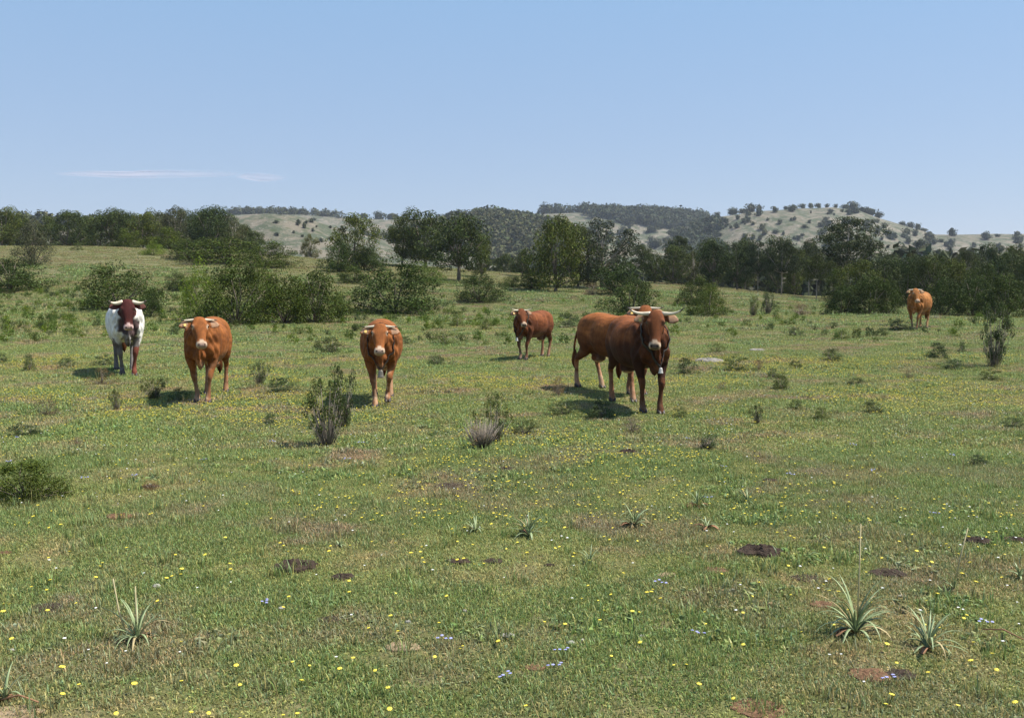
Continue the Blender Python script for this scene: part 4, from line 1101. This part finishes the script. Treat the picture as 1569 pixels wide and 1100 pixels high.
    if bell:
        # collar: a band round the base of the neck hanging low in front
        from mathutils.bvhtree import BVHTree
        bv = BVHTree.FromPolygons([v_.co for v_ in me.vertices], [tuple(p_.vertices) for p_ in me.polygons])
        top = np.array([.68, 0, 1.27]); bot = np.array([.90, 0, bell]); cen = top * .42 + bot * .58 - [.03, 0, 0]; ax = (top - bot) / np.linalg.norm(top - bot); v = []; f = []; m_ = 44
        nrm = np.cross(ax, [0, 1, 0]); nrm /= np.linalg.norm(nrm); rr_ = []
        for i in range(m_):
            a2 = 2 * pi * i / m_; rad_ = ax * cos(a2) + np.array([0, 1, 0]) * sin(a2)
            hit = bv.ray_cast(Vector(cen + rad_ * .8), Vector(-rad_), .8)
            rr_.append(.8 - hit[3] if hit[0] is not None else .2)
        rr_ = [max(rr_[i], (rr_[i - 1] + rr_[(i + 1) % m_]) / 2) for i in range(m_)]
        for i in range(m_):
            a2 = 2 * pi * i / m_; rad_ = ax * cos(a2) + np.array([0, 1, 0]) * sin(a2); c0 = cen + rad_ * (rr_[i] + .004 + .02 * max(0, -cos(a2)))
            for du, dv in ((-.026, 0), (-.026, .010), (.026, .010), (.026, 0)): v.append(c0 + nrm * du + rad_ * dv)
        bot = cen - ax * (rr_[m_ // 2] + .02)
        for i in range(m_):
            for j in range(4): f.append((i * 4 + j, i * 4 + (j + 1) % 4, ((i + 1) % m_) * 4 + (j + 1) % 4, ((i + 1) % m_) * 4 + j))
        piece('collar', v, f, M['leather'], False, None)
        v = []; f = []; q = bot + np.array([.03, 0, -.01]); z_ = bscale
        loft(v, f, [tuple(q) + (.028 * z_, .02 * z_, .02 * z_), tuple(q - [0, 0, .03 * z_]) + (.045 * z_, .032 * z_, .032 * z_), tuple(q - [0, 0, .11 * z_]) + (.055 * z_, .042 * z_, .042 * z_), tuple(q - [0, 0, .15 * z_]) + (.068 * z_, .052 * z_, .052 * z_)], side=(0, 1, 0), n=2, k=14, exp=2.6)
        piece('bell', v, f, M['bellold'] if darkbell else M['bell'])
    return root
M['tagm'] = simple('ear_tag_plastic', (.62, .42, .12), .5, .1, 20)
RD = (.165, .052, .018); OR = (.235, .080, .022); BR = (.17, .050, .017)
cow('white ox with dark red head and neck and thick horns, leftmost of the herd', 195, 17.4, 1.08, -3, 2, 1.33, 66, kind='ox', name='white_ox', horns=(.26, .5, .042, -.05), legs=((.05, 0), (-.12, 0), (.1, 0), (-.1, 0)), tag_=False, belly=.90)
cow('orange brown cow with short pale horns and no bell, second from the left', 306, 13.35, .94, 10, 5, 1.33, 50, coat=OR, horns=(.19, .05, .022, .01), legs=((.10, 0), (-.06, 0), (-.12, 0), (.12, 0)), belly=.88)
cow('orange brown cow with dark bell collar walking straight at the viewer', 583, 13.0, .93, 1, -2, 1.27, 48, coat=OR, horns=(.20, .05, .022, .01), legs=((-.10, .06), (.14, 0), (.12, 0), (-.12, 0)), bell=.70, belly=.93, bscale=.75, darkbell=True)
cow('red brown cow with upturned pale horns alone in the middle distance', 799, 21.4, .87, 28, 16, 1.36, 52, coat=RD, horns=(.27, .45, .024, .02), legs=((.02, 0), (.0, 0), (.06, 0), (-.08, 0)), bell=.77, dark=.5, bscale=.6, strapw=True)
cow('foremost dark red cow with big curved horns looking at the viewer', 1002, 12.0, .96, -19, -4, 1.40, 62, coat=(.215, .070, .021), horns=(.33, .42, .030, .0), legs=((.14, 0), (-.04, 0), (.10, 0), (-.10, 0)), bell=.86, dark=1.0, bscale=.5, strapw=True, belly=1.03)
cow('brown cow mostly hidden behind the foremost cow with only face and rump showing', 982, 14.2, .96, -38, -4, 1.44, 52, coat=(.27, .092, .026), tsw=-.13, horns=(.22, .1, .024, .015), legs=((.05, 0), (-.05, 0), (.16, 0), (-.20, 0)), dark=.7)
cow('pale orange cow far away on the right in front of the dark wood', 1400, 31.2, .98, 13, 16, 1.40, 56, coat=(.31, .125, .036), horns=(.20, .2, .024, .01), legs=((.10, .0), (-.10, 0), (.1, 0), (-.12, 0)), belly=1.03)

# ------------------------------------------------------------------ asphodel plants, dung, mounds, stones
def leafblade(L, wd, az, el, droop, mat, tw=0.0):
    n = 9; vs = []; fs = []
    d = Vector((cos(az), sin(az), 0)); s0 = Vector((-sin(az), cos(az), 0)); p = Vector((0, 0, 0)); e = el
    for i in range(n + 1):
        t_ = i / n; w_ = wd * (1 - t_ ** 2.2) * (.55 + .6 * min(1, t_ * 4)) + .0008
        dirv = d * cos(e) + Vector((0, 0, 1)) * sin(e); up_ = -d * sin(e) + Vector((0, 0, 1)) * cos(e)
        vs += [p - s0 * w_ + up_ * w_ * .45, p.copy(), p + s0 * w_ + up_ * w_ * .45, p - up_ * w_ * .3]
        p = p + dirv * (L / n); e -= droop / n * (1 + t_ * 1.5)
        if p.z < .01: p.z = .01
    for i in range(n):
        for a, b in ((0, 1), (1, 2), (2, 3), (3, 0)):
            fs.append((i * 4 + a, i * 4 + b, (i + 1) * 4 + b, (i + 1) * 4 + a))
    return meshdata('leaf', vs, fs, mat, True)
M['asph'] = simple('asphodel_leaf', (.25, .31, .15), .45, .3, 25, .4)
M['asph2'] = simple('asphodel_leaf_dry', (.36, .29, .15), .7, .3, 25)
M['wither'] = simple('withered_leaf', (.27, .14, .075), .8, .35, 25)
M['stalk'] = simple('dry_stalk', (.42, .36, .20), .8, .25, 30)
def asphodel(px, base, wpx, hpx, nl, label, stalks=(), dead=1, wdf=1.0):
    p = at(px, base); s = p.y / FPX; H = hpx * s * .93; W = wpx * s
    root = empty('asphodel_plant', p); tag(root, label, 'plant', 'asphodel plants in the near pasture')
    for i in range(int(nl * 1.5)):
        el = radians_u(38, 86); L = H * rng.uniform(.7, 1.12) if el > 1.05 else max(H, W * .5) * rng.uniform(.6, .95)
        o = link('leaf', leafblade(L, .0050 * wdf * rng.uniform(.7, 1.2), rng.uniform(0, 2 * pi), el, rng.uniform(.4, 2.2 if el < 1.15 else 1.0), M['asph'] if rng.uniform() > .1 else M['asph2']), root)
    for i in range(dead):
        o = link('leaf', leafblade(W * rng.uniform(.35, .55), .012 * wdf, rng.uniform(0, 2 * pi), .7, 2.2, M['wither'])  , root); o['label'] = 'withered brown leaf lying on the grass'
    for (dx, hp, lean) in stalks:
        h = hp * s; v, f = tubes([([(dx * s * .3, 0, 0), (dx * s * .5 + lean * h * .4, 0, h * .5), (dx * s * .5 + lean * h, 0, h)], [.0045, .004, .003])])
        o = link('stalk', meshdata('stalk', v, f, M['stalk'], True), root); o['label'] = 'dry straw coloured flower stalk'
    return root
def radians_u(a, b): return R(rng.uniform(a, b))
asphodel(1310, 972, 150, 110, 22, 'largest asphodel with grey green leaves and a tall dry stalk at right', [(8, 175, 0)], 2, 1.15)
asphodel(1422, 998, 125, 85, 16, 'asphodel with drooping leaves right of the largest one', (), 2)
asphodel(210, 982, 105, 80, 14, 'asphodel with arching leaves in the left foreground', [(-45, 100, -.12), (0, 88, .0)], 1)
asphodel(810, 823, 84, 46, 18, 'compact bright asphodel in the centre of the near pasture', (), 2)
asphodel(728, 815, 52, 32, 9, 'small sparse asphodel left of the compact bright one')
asphodel(972, 808, 90, 58, 13, 'loose asphodel with yellowing leaves right of centre', (), 2)
asphodel(1068, 776, 64, 36, 10, 'asphodel with brown withered leaves spread around its foot', (), 6)
asphodel(1145, 772, 56, 34, 9, 'small asphodel with splayed dark leaves right of the withered one', (), 0)
asphodel(1082, 810, 70, 24, 7, 'flattened asphodel below the withered one', (), 3)
asphodel(904, 866, 50, 36, 10, 'faint thin leaved asphodel in the grass below centre', (), 0, .6)
asphodel(1462, 906, 30, 40, 5, 'asphodel reduced to one tall dry leaning stalk near the right edge', [(0, 98, .18)], 0, .7)
asphodel(1562, 888, 50, 34, 9, 'asphodel cut by the right edge of the photo', (), 0)
asphodel(8, 1075, 60, 60, 9, 'asphodel cut by the lower left edge of the photo', (), 2)
asphodel(520, 838, 30, 16, 6, 'tiny asphodel sprout above the round dung pile', (), 0)

M['dung'] = simple('dried_dung', (.046, .031, .022), .9, .5, 45, .2, .8)
M['redsoil'] = simple('reddish_soil', (.15, .085, .05), .95, .4, 40, .1, .8)
M['tansoil'] = simple('tan_soil', (.27, .20, .125), .95, .35, 40, .1, .8)
M['stone'] = simple('pale_limestone', (.34, .32, .28), .85, .25, 22, .2, .6)
def mound(name, px, py, wpx, hfac, mat, seed, label, cat, group, rough_=.6, k=16, aspect=.75):
    p = at(px, py); W = wpx / FPX * p.y / 2; vs = [(0, 0, W * hfac)]; fs = []; rings = 9
    for i in range(1, rings + 1):
        r = i / rings
        for j in range(k * 2):
            a = pi * j / k; nr = .62 + .7 * float(fbm(cos(a) * 2.6 + seed * 7, sin(a) * 2.6, seed, 4))
            lump = (float(fbm(cos(a) * r * 7 + seed, sin(a) * r * 7, seed + 9, 3)) - .45) * rough_
            h = W * hfac * (math.sqrt(max(0, 1 - r * r)) * .8 + lump * (1 - r ** 4) * 1.4)
            vs.append((cos(a) * r * nr * W, sin(a) * r * nr * W * aspect, h if i < rings else -.02))
    n = k * 2
    for j in range(n): fs.append((0, 1 + j, 1 + (j + 1) % n))
    for i in range(rings - 1):
        for j in range(n): fs.append((1 + i * n + j, 1 + (i + 1) * n + j, 1 + (i + 1) * n + (j + 1) % n, 1 + i * n + (j + 1) % n))
    o = link(name, meshdata(name, vs, fs, mat, False), loc=p + Vector((0, 0, .004)))
    return tag(o, label, cat, group)
DG = [(452, 872, 72, .32, 'crumbled black dung pile, left of two in the left foreground'), (524, 886, 38, .35, 'round dark dung pile, right of two in the left foreground'),
      (75, 934, 66, .15, 'flat brown dung patch near the left edge'), (690, 747, 56, .15, 'flat dark dung patch among yellow flowers in the centre'),
      (775, 719, 28, .3, 'small grey brown dung lump below the bleached twigs'), (962, 695, 30, .5, 'dark upright dung lump below the foremost cow'),
      (704, 862, 40, .2, 'dark dung patch, left of two in the middle foreground'), (754, 861, 36, .22, 'dark dung patch, right of two in the middle foreground'),
      (842, 868, 18, .3, 'tiny dark dung lump right of the middle pair'), (1165, 848, 80, .3, 'widest dark brown dung heap right of centre'),
      (1360, 881, 62, .18, 'flat dark dung heap behind the largest asphodel'), (1497, 830, 46, .35, 'dark mound behind the leaning dry stalk'),
      (1555, 828, 36, .3, 'dark mound cut by the right edge'), (1380, 1036, 52, .2, 'dark hollow soil right of the reddish foreground mound'),
      (505, 950, 40, .12, 'thin dark patch in the lower left grass'), (1235, 888, 50, .12, 'thin dark patch right of the widest dung heap'),
      (230, 748, 30, .4, 'small brown dung clump in the left middle grass'), (1180, 738, 24, .3, 'little dark lump in the right grass')]
for i, (px, py, wd, h, l) in enumerate(DG): mound('dung_pile', px, py, wd * 1.05, h * .7, M['dung'], i + 3, l, 'dung', 'dung piles in the near pasture', 1.0)
SL = [(185, 792, 48, .35, 'redsoil', 'reddish orange soil mound below the big left bush'), (5, 850, 26, .4, 'redsoil', 'reddish soil mound cut by the left edge'),
      (1332, 1036, 74, .22, 'redsoil', 'reddish brown soil mound in the lower right foreground'), (618, 994, 62, .1, 'tansoil', 'flat tan soil patch in the lower middle'),
      (1022, 882, 36, .12, 'tansoil', 'small tan soil patch right of the middle'), (1096, 877, 48, .14, 'redsoil', 'orange brown soil patch left below the widest dung heap'),
      (1165, 1090, 100, .05, 'redsoil', 'flat reddish earth patch at the lower edge right of centre'), (20, 1096, 90, .05, 'tansoil', 'bare tan earth at the lower left corner'),
      (1260, 930, 44, .2, 'redsoil', 'red soil crumb left of the largest asphodel'), (820, 1025, 36, .08, 'redsoil', 'small reddish earth patch in the lower middle')]
for i, (px, py, wd, h, mk_, l) in enumerate(SL): mound('soil_mound', px, py, wd, h * .45, M[mk_], i + 40, l, 'soil mound', 'bare soil mounds in the near pasture', 1.0)
ST = [(778, 978, 24, 'biggest white stone lying in the lower middle grass'), (874, 987, 16, 'white stone right of the biggest one'), (892, 984, 9, 'small pale stone beside the right white stone'),
      (240, 902, 16, 'pale bluish stone above the left asphodel'), (432, 934, 12, 'white pebble below the round dung pile'), (1380, 916, 10, 'white pebble right of the largest asphodel'),
      (985, 978, 12, 'pale stone in the lower grass right of centre'), (18, 999, 9, 'white pebble near the lower left edge'), (625, 957, 10, 'cream pebble above the flat tan soil'),
      (1200, 962, 8, 'white pebble left below the largest asphodel'), (1345, 805, 9, 'white pebble above the widest soil at right'), (712, 938, 9, 'pale pebble in the lower middle')]
for i, (px, py, wd, l) in enumerate(ST): mound('stone', px, py, wd, .55, M['stone'], i + 70, l, 'stone', 'white stones in the near grass', .5, 7)
M['slab'] = simple('weathered_slab', (.23, .21, .18), .9, .45, 12, .1, .8)
mound('flat_rock', 1086, 554, 44, .26, M['slab'], 90, 'flat pale limestone slab right of the foremost cow', 'rock', None, .5, 12)
mound('flat_rock', 1160, 537, 24, .25, M['slab'], 93, 'smaller pale rock further back right of the limestone slab', 'rock', None, .5, 12)
# dry fallen stems
for (x0, y0, x1, y1, l) in [(1505, 971, 1569, 990, 'thin dry stem lying by the right edge'), (0, 1083, 60, 1090, 'dry straw stem lying in the lower left corner')]:
    a = at(x0, y0); b = at(x1, y1); c = (a + b) / 2 + Vector((0, 0, .05)); a.z += .02; b.z += .03
    v, f = tubes([([a - a, (c - a), b - a], [.003, .004, .003])])
    tag(link('dry_stick', meshdata('dry_stick', v, f, M['wither'], True), loc=a), l, 'dry stem')
